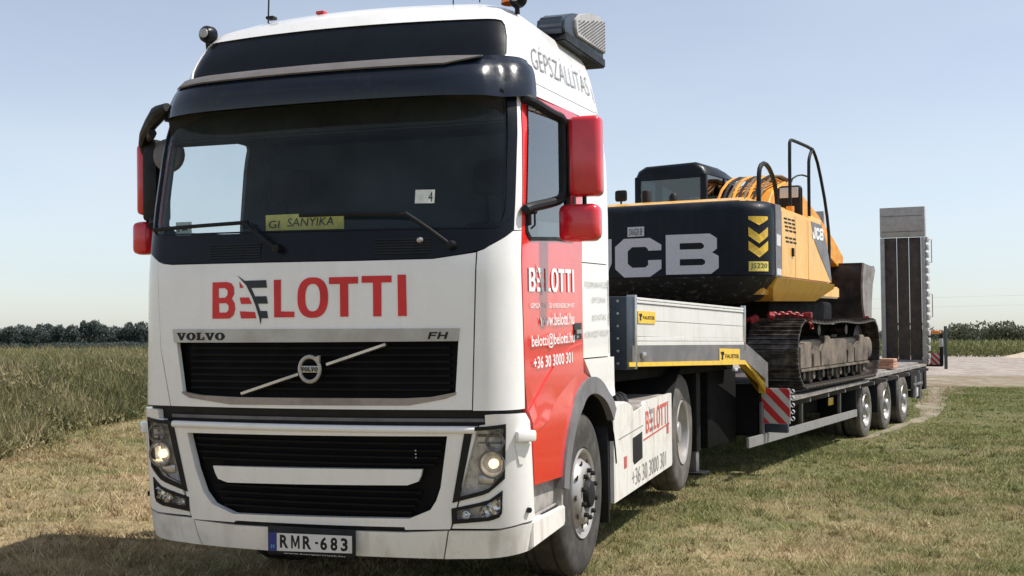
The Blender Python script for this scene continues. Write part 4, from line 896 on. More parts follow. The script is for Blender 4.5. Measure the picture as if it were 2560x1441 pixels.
st=flatprint('serial_plate',[([(-.31,2.685),(-.10,2.69),(-.10,2.80),(-.31,2.80)],[])],'decalwhite',cw,CWf,.007,.003,(.1,.1))
text('plate_print','DANGER 8F','darkprint',st,CWf,-.29,-.12,2.70,2.78,off=.009)
# chevrons on the right edge, following the rounded corner
def CWs(x,z,o=0):
    xs=1.315;r=.30;xc=xs-r; yb=2.78+.055*xc*xc
    if x<=xc: return (x,2.78+.055*x*x-o,z)
    a=min(PI/2,(x-xc)/r); return (xc+(r+o)*math.sin(a),yb+r-(r+o)*math.cos(a),z)
ch=[]
for k,(z,t) in enumerate(((2.87,1),(2.75,0),(2.595,0))):
    x0,x1,xm=1.12,1.36,1.24
    if k==0: P=[(x0,z),(x1,z),(x1,z-.035),(xm,z-.10),(x0,z-.035)]
    else: P=[(x0,z),(xm,z-.085),(x1,z),(x1,z-.10),(xm,z-.185),(x0,z-.10)]
    ch.append((P,[]))
flatprint('chevron',ch,'yellowtape',cw,CWs,.004,.003,(.05,.1))
yp=flatprint('warning_plate',[([(1.12,2.255),(1.36,2.255),(1.36,2.365),(1.12,2.365)],[])],'yplate',cw,CWs,.005,.003,(.05,.1))
text('plate_print','JS220','darkprint',yp,CWs,1.14,1.34,2.275,2.345,off=.007)
# side panels right: grey strip, yellow doors, grey swoosh with logo
XS=1.318
sfn=lambda y,z,o=0:(XS+o,y,z)
top=2.985
b=MB(); b.prism([(3.20,2.20),(3.20,3.03),(3.44,3.03),(3.44,2.20)],.4,1.322,'x',.01); b.obj('corner_strip','jgrey',EX)
flatprint('model_mark',[([(3.24,2.56),(3.40,2.55),(3.40,2.68),(3.24,2.69)],[]),([(3.24,2.225),(3.42,2.22),(3.42,2.29),(3.24,2.30)],[])],'decalwhite',EX,lambda a,c,o=0:(1.322+o,a,c),.003,.002)
def topz(y): return 3.02-.028*(y-3.4)
side=[(3.445,2.20),(5.76,2.185),(5.66,2.45),(5.48,2.74),(5.30,2.935),(5.20,topz(5.2)),(3.445,topz(3.445))]
b=MB(); b.prism(side,.55,1.31,'x',.03); b.obj('side_housing','jyellow',EX)
for P in ([(3.46,2.215),(4.01,2.212),(4.01,topz(4)-.05),(3.46,topz(3.46)-.05)],[(4.03,2.212),(4.58,2.208),(4.58,topz(4.6)-.05),(4.03,topz(4.03)-.05)],[(4.60,2.208),(5.70,2.20),(5.62,2.45),(5.44,2.73),(5.27,2.89),(5.18,topz(5.2)-.05),(4.60,topz(4.6)-.05)]):
    panel('side_door','%s'%'' and '' or P,'jyellow',EX,off=0,th=.02,fn=sfn) if 0 else panel('side_door',P,'jyellow',EX,off=0,th=.02,fn=sfn)
b=MB(); b.loft([[(x,y,z) for y,z in ((3.25,2.195),(5.84,2.18),(5.80,2.12))]+[(x-dx,5.45-dx*.5,1.95),(x-dx,3.55,1.93),(x-dx*.3,3.22,2.08)] for x,dx in ((1.325,.14),(.5,0))]); b.obj('lower_valance','jyellow',EX)
b=MB(); b.loft([[(x,y,z) for y,z in ((3.25,2.195),(5.84,2.18),(5.80,2.12))]+[(x+dx,5.45,1.95),(x+dx,3.55,1.93),(x,3.22,2.08)] for x,dx in ((-1.325,.14),(-.5,0))]); b.obj('lower_valance','jyellow',EX)
for (z0,rows,y0,n) in ((2.90,4,3.55,3),(2.68,2,3.60,3)):
    b=MB()
    for r_ in range(rows):
        for c_ in range(n): b.box(XS,XS+.004,y0+c_*.16+r_*.02,y0+c_*.16+.12+r_*.02,z0-r_*.045-.02,z0-r_*.045)
    b.obj('vent_slots','chassis',EX,0)
sw=flatprint('side_graphic',[([(4.72,2.935),(5.20,2.92),(5.30,2.86),(5.46,2.70),(5.62,2.44),(5.70,2.22),(5.66,2.215),(5.35,2.40),(5.05,2.58),(4.88,2.70)],[])],'jgrey',EX,sfn,.004,.003)
for P,H,a0,a1 in ((J,[],4.78,4.93),(C,[],4.95,5.12),(B_[0],B_[1],5.14,5.30)):
    flatprint('logo_letter',[(P,H)],'whiteprint',sw,(lambda a,c,o=0,a0=a0,a1=a1: sfn(a0+(a1-a0)*a/100,2.725+(.15)*c/100,o)),.006,.002)
MB().box(XS,XS+.02,3.86,3.92,2.46,2.56,.005).obj('door_latch','chassis',EX)
# engine bonnet and centre housing
b=MB(); b.prism([(3.02,2.2),(3.02,3.07),(3.2,3.125),(4.9,3.13),(5.2,2.9),(5.2,2.2)],-1.22,.98,'x',.03); b.obj('engine_bonnet','jyellow',EX)
MB().lathe([(.06,0),(.06,.20),(.05,.22)],(-.45,3.7,3.10),'z',14).obj('exhaust_pipe','chassis',EX)
for x,y in ((-1.15,3.5),(.0,3.45)): MB().lathe([(.05,0),(.055,.14),(.03,.18),(.001,.185)],(x,y,3.06),'z',12).obj('warning_lamp','black',EX)
MB().tube([(-.62,3.3,3.06),(-.62,3.3,3.16)],.012,6).box(-.70,-.54,3.27,3.33,3.16,3.30,.03).obj('rear_camera','black',EX)
# operator cab
cx0,cx1,cy0,cy1,cz0,cz1=-1.32,-.27,5.35,6.95,2.2,3.86
def cabring(y,dz,ins): return [(cx0+ins,y,cz0),(cx0+ins,y,cz1-.16-dz),(cx0+.05+ins,y,cz1-.06-dz),(cx0+.16+ins,y,cz1-dz),(cx1-.16-ins,y,cz1-dz+.02),(cx1-.05-ins,y,cz1-.05-dz),(cx1-ins,y,cz1-.15-dz),(cx1-ins,y,cz0)]
b=MB(); b.loft([[p for p in cabring(y,dz,i) if p[2]>cz1-.2-dz] for y,dz,i in ((cy0-.0,.05,.04),(cy0+.05,.01,.0),(6.3,.0,.0),(6.8,.06,.02),(7.0,.14,.05))]); cabr=b.obj('cab_roof','gloss',EX,60)
for x in (cx0+.045,cx1-.045):
    for y in (cy0+.045,6.15,cy1-.05): MB().box(x-.045,x+.045,y-.045,y+.045,2.2,cz1-.15-(.08 if y>6.5 else 0),.02).obj('cab_pillar','gloss',EX)
MB().box(cx0,cx1,cy0,cy0+.05,2.2,3.20,.02).box(cx0,cx0+.05,cy0,cy1,2.2,3.0,.02).box(cx1-.05,cx1,cy0,cy1,2.2,3.05,.02).box(cx0,cx1,cy1-.05,cy1,2.2,2.75,.02).obj('cab_body','gloss',EX)
MB().box(cx0+.06,cx1-.06,cy0+.02,cy0+.03,3.18,3.70).obj('rear_window','glassx',EX,0)
MB().box(cx1-.025,cx1-.018,cy0+.06,cy1-.06,3.03,3.70).obj('side_window','glassx',EX,0)
MB().box(cx0+.018,cx0+.025,cy0+.06,cy1-.06,3.0,3.70).obj('side_window','glassx',EX,0)
MB().box(cx0+.06,cx1-.06,cy1-.03,cy1-.02,2.75,3.62).obj('front_window','glassx',EX,0)
MB().box(-1.05,-.55,5.75,5.95,2.7,3.42,.06).box(-1.0,-.6,5.75,6.2,2.6,2.75,.05).box(-.92,-.68,5.78,5.88,3.42,3.62,.04).obj('operator_seat','black',EX)
MB().lathe([(.001,0),(.09,.01),(.10,.03),(.001,.04)],(-.235,6.05,3.52),'x',18).obj('cab_fan','black',EX)
MB().tube([(-.24,6.9,3.62),(-.16,6.95,3.66)],.02,6).box(-.18,-.10,6.90,7.0,3.60,3.70,.02).obj('work_lamp','black',EX)
# handrails
b=MB(); b.tube([(1.1,3.30,3.02),(1.1,3.31,3.36),(1.1,3.36,3.49),(1.1,3.55,3.55),(1.1,3.78,3.48),(1.1,3.98,3.30),(1.1,4.05,3.0)],.028,8,1); b.obj('handrail','black',EX)
b=MB(); b.tube([(1.1,4.58,3.05),(1.1,4.58,3.90),(1.1,4.62,3.95),(1.1,4.72,3.965),(1.1,5.62,3.97),(1.1,5.75,3.93),(1.13,5.85,3.75),(1.2,5.95,3.2),(1.25,5.90,2.75),(1.26,5.80,2.35)],.022,8,1)
b.tube([(1.1,5.65,3.97),(1.1,5.50,3.85),(1.1,5.46,3.75),(1.1,5.46,2.98)],.022,8,1); b.obj('handrail','black',EX)
MB().tube([(1.1,4.58,3.0),(1.1,4.58,3.12)],.05,10).obj('rail_socket','jorange',EX)
MB().tube([(1.1,5.46,3.58),(1.02,5.3,3.60),(.95,5.15,3.52),(.95,5.15,3.42)],.012,6,1).obj('mirror_arm','black',EX)
mr=MB().box(.78,1.10,5.10,5.18,3.0,3.44,.05,3).obj('wing_mirror','chassis',EX)
MB().box(.82,1.06,5.085,5.098,3.28,3.41,.005).obj('mirror_glass','decalwhite',mr)
MB().box(.9,1.25,4.9,5.5,2.93,3.02,.02).obj('tank_top','jyellow',EX)
# boom, stick and bucket folded over the tracks
def beam(name,m,path,x,w): # path: (y,z,half height)
    b=MB(); rg=[]
    for i,(y,z,h) in enumerate(path):
        a=path[max(0,i-1)]; c=path[min(len(path)-1,i+1)]; d=Vector((0,c[0]-a[0],c[1]-a[1])).normalized(); n=Vector((0,-d.z,d.y))*h
        p=Vector((x,y,z)); rg.append([p+n+Vector((-w/2,0,0)),p+n+Vector((w/2,0,0)),p-n+Vector((w/2,0,0)),p-n+Vector((-w/2,0,0))])
    b.loft(rg); bmesh.ops.bevel(b.b,geom=[e for e in b.b.edges],offset=.012,segments=1,affect='EDGES'); return b.obj(name,m,EX,30)
bx=.18
bm_=beam('boom','jorange',[(5.35,2.45,.20),(5.7,2.85,.30),(6.1,3.18,.34),(6.6,3.36,.31),(7.2,3.34,.26),(8.2,3.12,.22),(9.2,2.82,.18),(9.8,2.62,.13)],bx,.60)
for x in (bx-.42,bx+.42):
    c=MB(); c.tube([(x,5.9,2.35),(x,6.8,2.85)],.085,12); c.tube([(x,6.75,2.82),(x,7.4,3.2)],.045,10); c.obj('boom_cylinder','jorange',EX)
stk=beam('stick','jorange',[(10.0,2.75,.10),(10.0,2.62,.16),(9.7,2.45,.16),(9.2,2.35,.14)],bx,.36)
c=MB(); c.tube([(bx,7.3,3.66),(bx,8.6,3.36)],.07,12); c.tube([(bx,8.5,3.38),(bx,9.8,2.95)],.04,10); c.obj('stick_cylinder','jorange',EX)
for i in range(9):
    x=bx-.28+i*.07; MB().tube([(x,4.9,2.75+.02*i),(x,5.2,3.20),(x+.01*(i%3),5.6,3.56+.015*(i%2)),(x,6.2,3.73),(x,6.9,3.70)],.020,6,1).obj('hydraulic_hose',('jorange','chassis','hosebrown')[i%3],bm_)
# bucket
BO=[(9.50,2.60),(9.42,2.45),(9.38,2.22),(9.40,2.0),(9.48,1.82),(9.62,1.70),(9.85,1.66)]
BI=[(9.85,1.69),(9.64,1.73),(9.51,1.84),(9.43,2.01),(9.41,2.22),(9.45,2.44),(9.53,2.57)]
b=MB(); b.prism(BO+BI,-.50,.86,'x'); bk=b.obj('bucket','bucket',EX)
for x0 in (-.53,.86):
    b=MB(); b.prism([(9.49,2.62)]+[(y-.012,z) for y,z in BO[1:]]+[(10.0,1.70),(10.02,2.0),(10.12,2.3),(10.30,2.52),(10.22,2.60),(9.9,2.58)],x0,x0+.03,'x',.004); b.obj('bucket_side_plate','bucketside',bk)
for i in range(5):
    x=-.48+i*.31; b=MB(); b.prism([(10.18,2.52),(10.40,2.56),(10.44,2.52),(10.2,2.47)],x,x+.09,'x',.006); b.obj('bucket_tooth','bucketside',bk)
b=MB(); b.prism([(9.50,2.58),(10.25,2.55),(10.25,2.58),(9.50,2.625)],-.51,.87,'x',.004); b.obj('bucket_lip','bucket',bk)
# red tie-down chains
def chain(label,pts,n,group='red tie-down chains holding the excavator'):
    P=[Vector(p) for p in pts]; 
    seg=[(P[i+1]-P[i]).length for i in range(len(P)-1)]; tot=sum(seg)
    r=thing('load_chain',label,'chain',FR,tuple(P[0]),group)
    b=MB(); rg=[]
    for k in range(13):
        t=2*PI*k/12; c=Vector((.026*math.cos(t),.038*math.sin(t),0)); d=Vector((math.cos(t),math.sin(t),0))
        rg.append([c+d*.010*math.cos(q)+Vector((0,0,.010*math.sin(q))) for q in (0,1.57,3.14,4.71)])
    b.loft(rg,caps=False); bmesh.ops.recalc_face_normals(b.b,faces=b.b.faces); me=bpy.data.meshes.new('chain_link'); b.b.to_mesh(me); b.b.free(); finish(me,M['chain'],60)
    for k in range(n):
        s=tot*(k+.5)/n; i=0
        while s>seg[i] and i<len(seg)-1: s-=seg[i]; i+=1
        p=P[i].lerp(P[i+1],s/seg[i]); d=(P[i+1]-P[i]).normalized()
        o=bpy.data.objects.new('chain_link',me); scene.collection.objects.link(o); o.parent=r
        o.matrix_local=Matrix.Translation(p-P[0])@d.to_track_quat('Y','Z').to_matrix().to_4x4()@Matrix.Rotation(PI/2*(k%2),4,'Y')
    MB().tube([P[0],P[0].lerp(P[-1],.12)],.045,8).obj('chain_hook','chain',r)
    m_=len(P)//2; q=P[m_]; MB().box(q.x-.05,q.x+.05,q.y-.035,q.y+.035,q.z-.01,q.z+.06,.012).obj('chain_tensioner','chain',r)
chain('red load chain sloping from the front of the track down to the trailer neck',[(1.02,3.46,1.74),(.86,3.36,1.70),(.62,3.22,1.56),(.42,3.05,1.44)],18)
chain('red load chain draped over the top front of the near track',[(1.10,3.62,1.77),(1.35,3.75,1.78),(1.50,3.86,1.74),(1.53,3.95,1.62)],14)
chain('red load chain behind the near track, beside the upright ramp',[(1.40,7.35,1.72),(1.30,7.75,1.66),(1.25,8.3,1.60),(1.20,8.5,1.50)],18)
# ------------------------------------------------------------------ ground
GT=[(-20,-1.64),(5,-1.61),(8.4,-1.590),(10,-1.54),(11.7,-1.482),(15,-1.400),(17.7,-1.342),(20.2,-1.292),(23,-1.238),(27,-1.235),(40,-1.28),(4000,-1.28)]
def gz(y):
    for a,b in zip(GT,GT[1:]):
        if y<=b[0]:
            k=(y-a[0])/(b[0]-a[0]); return a[1]+(b[1]-a[1])*k
    return GT[-1][1]
rng=np.random.default_rng(5)
def ground_z(x,y):
    x=np.asarray(x,float); y=np.asarray(y,float)
    z=np.interp(y,[g[0] for g in GT],[g[1] for g in GT])
    near=np.clip((32-y)/12,0,1)
    z=z+near*(.022*np.sin(x*1.3+y*.7)+.016*np.sin(x*2.9-y*1.9+1)+.012*np.sin(y*3.7+x*.8))*np.clip(np.abs(x-.35*(y-8))/2.5-.6,0,1)
    # shallow wheel ruts
    return z-.012
def grid(name,xs,ys,zf,mt,off=0.,kind='structure'):
    X,Y=np.meshgrid(xs,ys); Z=zf(X,Y)+off; n,m=X.shape
    me=bpy.data.meshes.new(name); co=np.stack([X,Y,Z],-1).reshape(-1,3)
    i=np.arange(n*m).reshape(n,m); F=np.stack([i[:-1,:-1],i[:-1,1:],i[1:,1:],i[1:,:-1]],-1).reshape(-1,4)
    me.vertices.add(n*m); me.vertices.foreach_set('co',co.ravel()); me.loops.add(F.size); me.loops.foreach_set('vertex_index',F.ravel())
    me.polygons.add(len(F)); me.polygons.foreach_set('loop_start',np.arange(0,F.size,4)); me.polygons.foreach_set('loop_total',np.full(len(F),4)); me.update(); me.validate()
    me.materials.append(mt); me.polygons.foreach_set('use_smooth',[True]*len(F))
    o=bpy.data.objects.new(name,me); scene.collection.objects.link(o); o['kind']=kind; return o
def nodes(name):
    m=bpy.data.materials.new(name); m.use_nodes=True; return m,m.node_tree.nodes,m.node_tree.links
def noise(n,l,vec,scale,detail=5,rough=.6):
    a=n.new('ShaderNodeTexNoise'); a.inputs['Scale'].default_value=scale; a.inputs['Detail'].default_value=detail; a.inputs['Roughness'].default_value=rough; l.new(vec,a.inputs['Vector']); return a.outputs[0]
def ramp_(n,l,f,*st):
    r=n.new('ShaderNodeValToRGB'); e=r.color_ramp.elements
    e[0].position,e[0].color=st[0][0],(*st[0][1],1); e[1].position,e[1].color=st[1][0],(*st[1][1],1)
    for p,c in st[2:]: q=e.new(p); q.color=(*c,1)
    l.new(f,r.inputs[0]); return r.outputs[0]
def mixc(n,l,f,a,b):
    m=n.new('ShaderNodeMix'); m.data_type='RGBA'; l.new(f,m.inputs[0]) if not isinstance(f,(int,float)) else setattr(m.inputs[0],'default_value',f)
    for s,v in ((m.inputs[6],a),(m.inputs[7],b)):
        if isinstance(v,tuple): s.default_value=(*v,1)
        else: l.new(v,s)
    return m.outputs[2]
GREEN=(.085,.105,.028); STRAW=(.30,.215,.115); BROWN=(.11,.078,.045)
def straw_mask(n,l,pos):
    """0 green .. 1 straw; the left side of the truck is dry, the right is greener further back"""
    sx=n.new('ShaderNodeSeparateXYZ'); l.new(pos,sx.inputs[0])
    mr=n.new('ShaderNodeMapRange'); mr.inputs[1].default_value=2.5; mr.inputs[2].default_value=-3.0; mr.inputs[3].default_value=-.05; mr.inputs[4].default_value=.075; l.new(sx.outputs[0],mr.inputs[0])
    m2=n.new('ShaderNodeMapRange'); m2.inputs[1].default_value=10; m2.inputs[2].default_value=22; m2.inputs[3].default_value=.06; m2.inputs[4].default_value=-.06; l.new(sx.outputs[1],m2.inputs[0])
    a=n.new('ShaderNodeMath'); a.operation='ADD'; l.new(mr.outputs[0],a.inputs[0]); l.new(m2.outputs[0],a.inputs[1])
    b=n.new('ShaderNodeMath'); b.operation='ADD'; l.new(a.outputs[0],b.inputs[0]); l.new(noise(n,l,pos,.9,9,.8),b.inputs[1])
    c=n.new('ShaderNodeMapRange'); c.inputs[1].default_value=.44; c.inputs[2].default_value=.68; l.new(b.outputs[0],c.inputs[0]); return c.outputs[0]
mg,n,l=nodes('field ground'); B=n['Principled BSDF']; B.inputs['Roughness'].default_value=.95; B.inputs['Specular IOR Level'].default_value=.1
geo=n.new('ShaderNodeNewGeometry'); pos=geo.outputs['Position']
fine=ramp_(n,l,noise(n,l,pos,22,6,.7),(.3,(.06,.062,.026)),(.7,(.20,.20,.09)))
dry=ramp_(n,l,noise(n,l,pos,18,6,.7),(.3,(.17,.12,.066)),(.7,(.44,.34,.20)))
soil=ramp_(n,l,noise(n,l,pos,9,6,.7),(.3,(.075,.055,.036)),(.7,(.17,.13,.09)))
c=mixc(n,l,straw_mask(n,l,pos),fine,dry)
sm_=n.new('ShaderNodeMapRange'); sm_.inputs[1].default_value=.52; sm_.inputs[2].default_value=.66; l.new(noise(n,l,pos,1.7,6,.7),sm_.inputs[0]); sm2=n.new('ShaderNodeMath'); sm2.operation='MULTIPLY'; sm2.inputs[1].default_value=.6; l.new(sm_.outputs[0],sm2.inputs[0])
c=mixc(n,l,sm2.outputs[0],c,soil); l.new(c,B.inputs['Base Color'])
bp=n.new('ShaderNodeBump'); bp.inputs['Strength'].default_value=.7; bp.inputs['Distance'].default_value=.03; l.new(noise(n,l,pos,30,5,.7),bp.inputs['Height']); l.new(bp.outputs[0],B.inputs['Normal'])
ys=np.concatenate([np.linspace(-20,4,13),np.linspace(4.2,40,150),np.geomspace(41,4000,50)[0:]])
xs=np.concatenate([-np.geomspace(2500,26,26),np.linspace(-25,25,170),np.geomspace(26,2500,26)])
ground=grid('ground',xs,ys,ground_z,mg)
# worn dirt strip beside the trailer and across the field, gravel yard beyond
md,n,l=nodes('dirt'); B=n['Principled BSDF']; B.inputs['Roughness'].default_value=.95; B.inputs['Specular IOR Level'].default_value=.1
geo=n.new('ShaderNodeNewGeometry'); pos=geo.outputs['Position']
mpd=n.new('ShaderNodeMapping'); mpd.inputs['Scale'].default_value=(.45,.16,1); l.new(pos,mpd.inputs[0])
l.new(mixc(n,l,ramp_(n,l,noise(n,l,mpd.outputs[0],1.3,7,.75),(.45,(0,0,0)),(.60,(1,1,1))),ramp_(n,l,noise(n,l,pos,3.5,8,.75),(.3,(.10,.07,.048)),(.5,(.20,.145,.105)),(.72,(.33,.26,.20))),ramp_(n,l,noise(n,l,mpd.outputs[0],4,7,.8),(.35,(.13,.13,.06)),(.65,(.36,.32,.26)))),B.inputs['Base Color'])
bp=n.new('ShaderNodeBump'); bp.inputs['Strength'].default_value=.6; bp.inputs['Distance'].default_value=.04; l.new(noise(n,l,pos,14,6,.7),bp.inputs['Height']); l.new(bp.outputs[0],B.inputs['Normal'])
mgv,n,l=nodes('gravel'); B=n['Principled BSDF']; B.inputs['Roughness'].default_value=.9; B.inputs['Specular IOR Level'].default_value=.1
geo=n.new('ShaderNodeNewGeometry'); pos=geo.outputs['Position']
mp=n.new('ShaderNodeMapping'); mp.inputs['Scale'].default_value=(.5,.10,1); l.new(pos,mp.inputs[0])
l.new(mixc(n,l,noise(n,l,mp.outputs[0],.35,4),ramp_(n,l,noise(n,l,mp.outputs[0],5,8,.85),(.40,(.10,.085,.07)),(.5,(.24,.215,.195)),(.60,(.56,.53,.50))),(.30,.25,.21)),B.inputs['Base Color'])
def strip(name,pts,mt,off,n_=60,kind='structure'):
    """pts: centre line (x,y,halfwidth) with ragged edges"""
    b=bmesh.new(); rows=[]
    P=np.array(pts); s=np.linspace(0,len(P)-1,n_)
    for i,t in enumerate(s):
        k=min(int(t),len(P)-2); f=t-k; x,y,w=P[k]*(1-f)+P[k+1]*f; d=P[k+1]-P[k]; nn=np.array([d[1],-d[0]])/np.hypot(d[0],d[1])
        w1=w*(1+.12*math.sin(i*.7)+.25*math.sin(i*.23+1)); w2=w*(1+.12*math.sin(i*.6+2)+.25*math.sin(i*.19))
        r=[]
        for q in (-w1,-w1*.5,0,w2*.5,w2): a=x+nn[0]*q; c_=y+nn[1]*q; r.append(b.verts.new((a,c_,float(ground_z(a,c_))+off)))
        rows.append(r)
    for a,c_ in zip(rows,rows[1:]):
        for j in range(4): b.faces.new((a[j],a[j+1],c_[j+1],c_[j]))
    me=bpy.data.meshes.new(name); b.to_mesh(me); b.free(); finish(me,mt,60); o=bpy.data.objects.new(name,me); scene.collection.objects.link(o); o['kind']=kind; return o
W_=lambda x,y:(FR@Vector((x,y,0))).to_2d()
tp_=[W_(1.30,7.2),W_(1.34,8),W_(1.36,9.0),W_(1.36,10.3),W_(1.38,11.2),W_(1.40,12),Vector((9.2,26.5)),Vector((11.0,31.5)),Vector((12.6,36))]
strip('dirt_track',[(p.x,p.y,(.03,.07,.08,.10,.12,.14,.30,.6,1.1)[i]) for i,p in enumerate(tp_)],md,.004,160)
# ragged grass-side border is hidden by blades; the gravel lies further back
def ragged(name,x0,x1,y0,y1,mt,off,seed):
    r=np.random.default_rng(seed); n_=80; X=np.linspace(x0,x1,n_); a=y0+np.cumsum(r.normal(0,.35,n_)); c_=y1+np.cumsum(r.normal(0,.6,n_))
    b=bmesh.new(); va=[b.verts.new((x,y,-1.292+off)) for x,y in zip(X,a)]; vb=[b.verts.new((x,y,-1.292+off)) for x,y in zip(X,c_)]
    for i in range(n_-1): b.faces.new((va[i],va[i+1],vb[i+1],vb[i]))
    me=bpy.data.meshes.new(name); b.to_mesh(me); b.free(); me.materials.append(mt); o=bpy.data.objects.new(name,me); scene.collection.objects.link(o); o['kind']='structure'; return o
ragged('dirt_yard',4,110,35.2,54,md,.012,8)
ragged('gravel_yard',6,150,50,140,mgv,.016,3)

# ------------------------------------------------------------------ blades of grass, weeds, leaf clouds: fast triangle soups
def leafmat(name,cols,rough=.7,trans=.25,world=True,straw=False):
    m,n,l=nodes(name); B=n['Principled BSDF']; B.inputs['Roughness'].default_value=rough; B.inputs['Specular IOR Level'].default_value=.25
    at=n.new('ShaderNodeAttribute'); at.attribute_name='tint'; col=ramp_(n,l,at.outputs['Fac'],*cols)
    geo=n.new('ShaderNodeNewGeometry')
    if straw:
        dr=ramp_(n,l,at.outputs['Fac'],(0,(.20,.14,.07)),(.5,(.43,.32,.175)),(1,(.64,.53,.34))); col=mixc(n,l,straw_mask(n,l,geo.outputs['Position']),col,dr)
    l.new(col,B.inputs['Base Color'])
    tr=n.new('ShaderNodeBsdfTranslucent'); l.new(col,tr.inputs[0]); mx=n.new('ShaderNodeMixShader'); mx.inputs[0].default_value=trans
    l.new(B.outputs[0],mx.inputs[1]); l.new(tr.outputs[0],mx.inputs[2]); l.new(mx.outputs[0],n['Material Output'].inputs[0]); return m
def soup(name,tri,tint,mt):
    """tri: (N,3,3) array"""
    N=len(tri); me=bpy.data.meshes.new(name); me.vertices.add(3*N); me.vertices.foreach_set('co',tri.astype(np.float32).ravel()); me.loops.add(3*N); me.loops.foreach_set('vertex_index',np.arange(3*N,dtype=np.int32))
    me.polygons.add(N); me.polygons.foreach_set('loop_start',np.arange(0,3*N,3,dtype=np.int32)); me.polygons.foreach_set('loop_total',np.full(N,3,dtype=np.int32)); me.update()
    a=me.attributes.new('tint','FLOAT','FACE'); a.data.foreach_set('value',tint.astype(np.float32)); me.materials.append(mt)
    return me
def blades(x,y,z,h,w,lean,r):
    N=len(x); a=r.uniform(0,2*PI,N); d=np.stack([np.cos(a),np.sin(a)],1); la=r.uniform(0,2*PI,N); L=lean*h*r.uniform(.2,1,N)
    base=np.stack([x,y,z],1); s=np.stack([d[:,0]*w/2,d[:,1]*w/2,np.zeros(N)],1); t=np.stack([np.cos(la)*L,np.sin(la)*L,h],1)
    return np.stack([base-s,base+s,base+t],1)
def patch(x,y):  # smooth pseudo-noise 0..1
    return .5+.25*(np.sin(x*.9+1.3*np.sin(y*.37))+np.sin(y*.8+1.7*np.sin(x*.51+1)))*.8+.12*np.sin(x*3.1+y*2.3)
def offtruck(x,y):
    """keep blades off the dirt strip: distance to its centre line"""
    d=np.full(len(x),9.)
    for a,b in zip(tp_,tp_[1:]):
        ax,ay=a.x,a.y; bx_,by_=b.x-a.x,b.y-a.y; t=np.clip(((x-ax)*bx_+(y-ay)*by_)/(bx_**2+by_**2),0,1); d=np.minimum(d,np.hypot(x-ax-t*bx_,y-ay-t*by_))
    return d
gm=leafmat('grass blades',((0,(.048,.060,.020)),(.5,(.165,.185,.058)),(1,(.36,.35,.14))),straw=True)
N=760000; u=rng.uniform(0,1,N); y=6.0*np.exp(u*np.log(42/6.0)); y=np.where(rng.uniform(0,1,N)<.35,rng.uniform(8,40,N),y); x=rng.uniform(-.48,.48,N)*(y+1.5)
keep=(rng.uniform(0,1,N)<np.clip(patch(x*2.2,y*2.2)*1.1+.1,.15,1))&(rng.uniform(0,1,N)<np.clip((offtruck(x,y)-.05)/.25+.22*patch(x*4,y*4),.06,1))&(y<34.5+.8*np.sin(x*.6)+1.2*patch(x*.8,y)+rng.uniform(-1,1,N))
x,y=x[keep],y[keep]; N=len(x)
hh=rng.uniform(.012,.036,N)*(.7+.6*patch(x*.7,y*.7))*(1+y/60); ww=.0035+.00045*y
soupm=soup('grass',blades(x,y,ground_z(x,y)-.004,hh,ww,1.3,rng),np.clip(rng.normal(.5,.22,N)+.25*(patch(x,y)-.5),0,1),gm)
g=bpy.data.objects.new('grass',soupm); scene.collection.objects.link(g); g['kind']='stuff'
# taller tufts, flat leaves and dead stalks scattered through the short grass
K=5200; cxk=rng.uniform(-.47,.47,K); cyk=7*np.exp(rng.uniform(0,1,K)*np.log(34/7)); cxk=cxk*(cyk+1); ok=offtruck(cxk,cyk)>.3; cxk,cyk=cxk[ok],cyk[ok]; K=len(cxk)
rep=16; x=np.repeat(cxk,rep)+rng.normal(0,.035,K*rep); y=np.repeat(cyk,rep)+rng.normal(0,.035,K*rep); kh=np.repeat(rng.uniform(.03,.085,K)*np.where(cxk<-1.5,1.35,1),rep)
tt=np.repeat(rng.uniform(.1,.95,K),rep)
me=soup('grass_tufts',blades(x,y,ground_z(x,y)-.004,kh*rng.uniform(.5,1.1,K*rep),.006+.0006*y,1.5,rng),np.clip(tt+rng.normal(0,.12,K*rep),0,1),gm); g=bpy.data.objects.new('grass_tufts',me); scene.collection.objects.link(g); g['kind']='stuff'
# tall weeds on the left field
wm=leafmat('tall weeds',((0,(.042,.050,.020)),(.35,(.112,.118,.046)),(.62,(.20,.19,.085)),(1,(.38,.30,.19))))
N=420000; y=np.concatenate([rng.uniform(14.2,34,int(N*.7)),34*np.exp(rng.uniform(0,1,N-int(N*.7))*np.log(140/34))])
edge=-6.6-.06*(y-15.7)+.25*np.sin(y*1.3)+.15*np.sin(y*3.1); xr=-.47*y-1.5
edge=edge+np.abs(rng.normal(0,.18,N))*(rng.uniform(0,1,N)<.5)
x=edge-rng.uniform(0,1,N)**1.15*(edge-xr+1.0)
ok=x<edge; x,y=x[ok],y[ok]; N=len(x)
dist=np.clip((-6.6-.06*(y-15.7)-x)/1.9,0,1)
clump=np.clip(patch(x*1.3,y*1.1),0,1)
bushy=np.clip(.5+.5*np.sin(x*4.1+1.5*np.sin(y*1.7))*np.sin(y*2.6+2*np.sin(x*1.1)),0,1)
H=(.20+.62*dist**.6)*(.62+.25*clump+.28*bushy)
zb=rng.uniform(0,1,N)**.75*H
L_=np.where(rng.uniform(0,1,N)<.25,rng.uniform(.10,.24,N),rng.uniform(.03,.075,N))*(1+y/60)
bl=blades(x,y,ground_z(x,y)+zb,L_,np.where(L_>.12,.007,.022)*(1+y/22),1.0,rng)
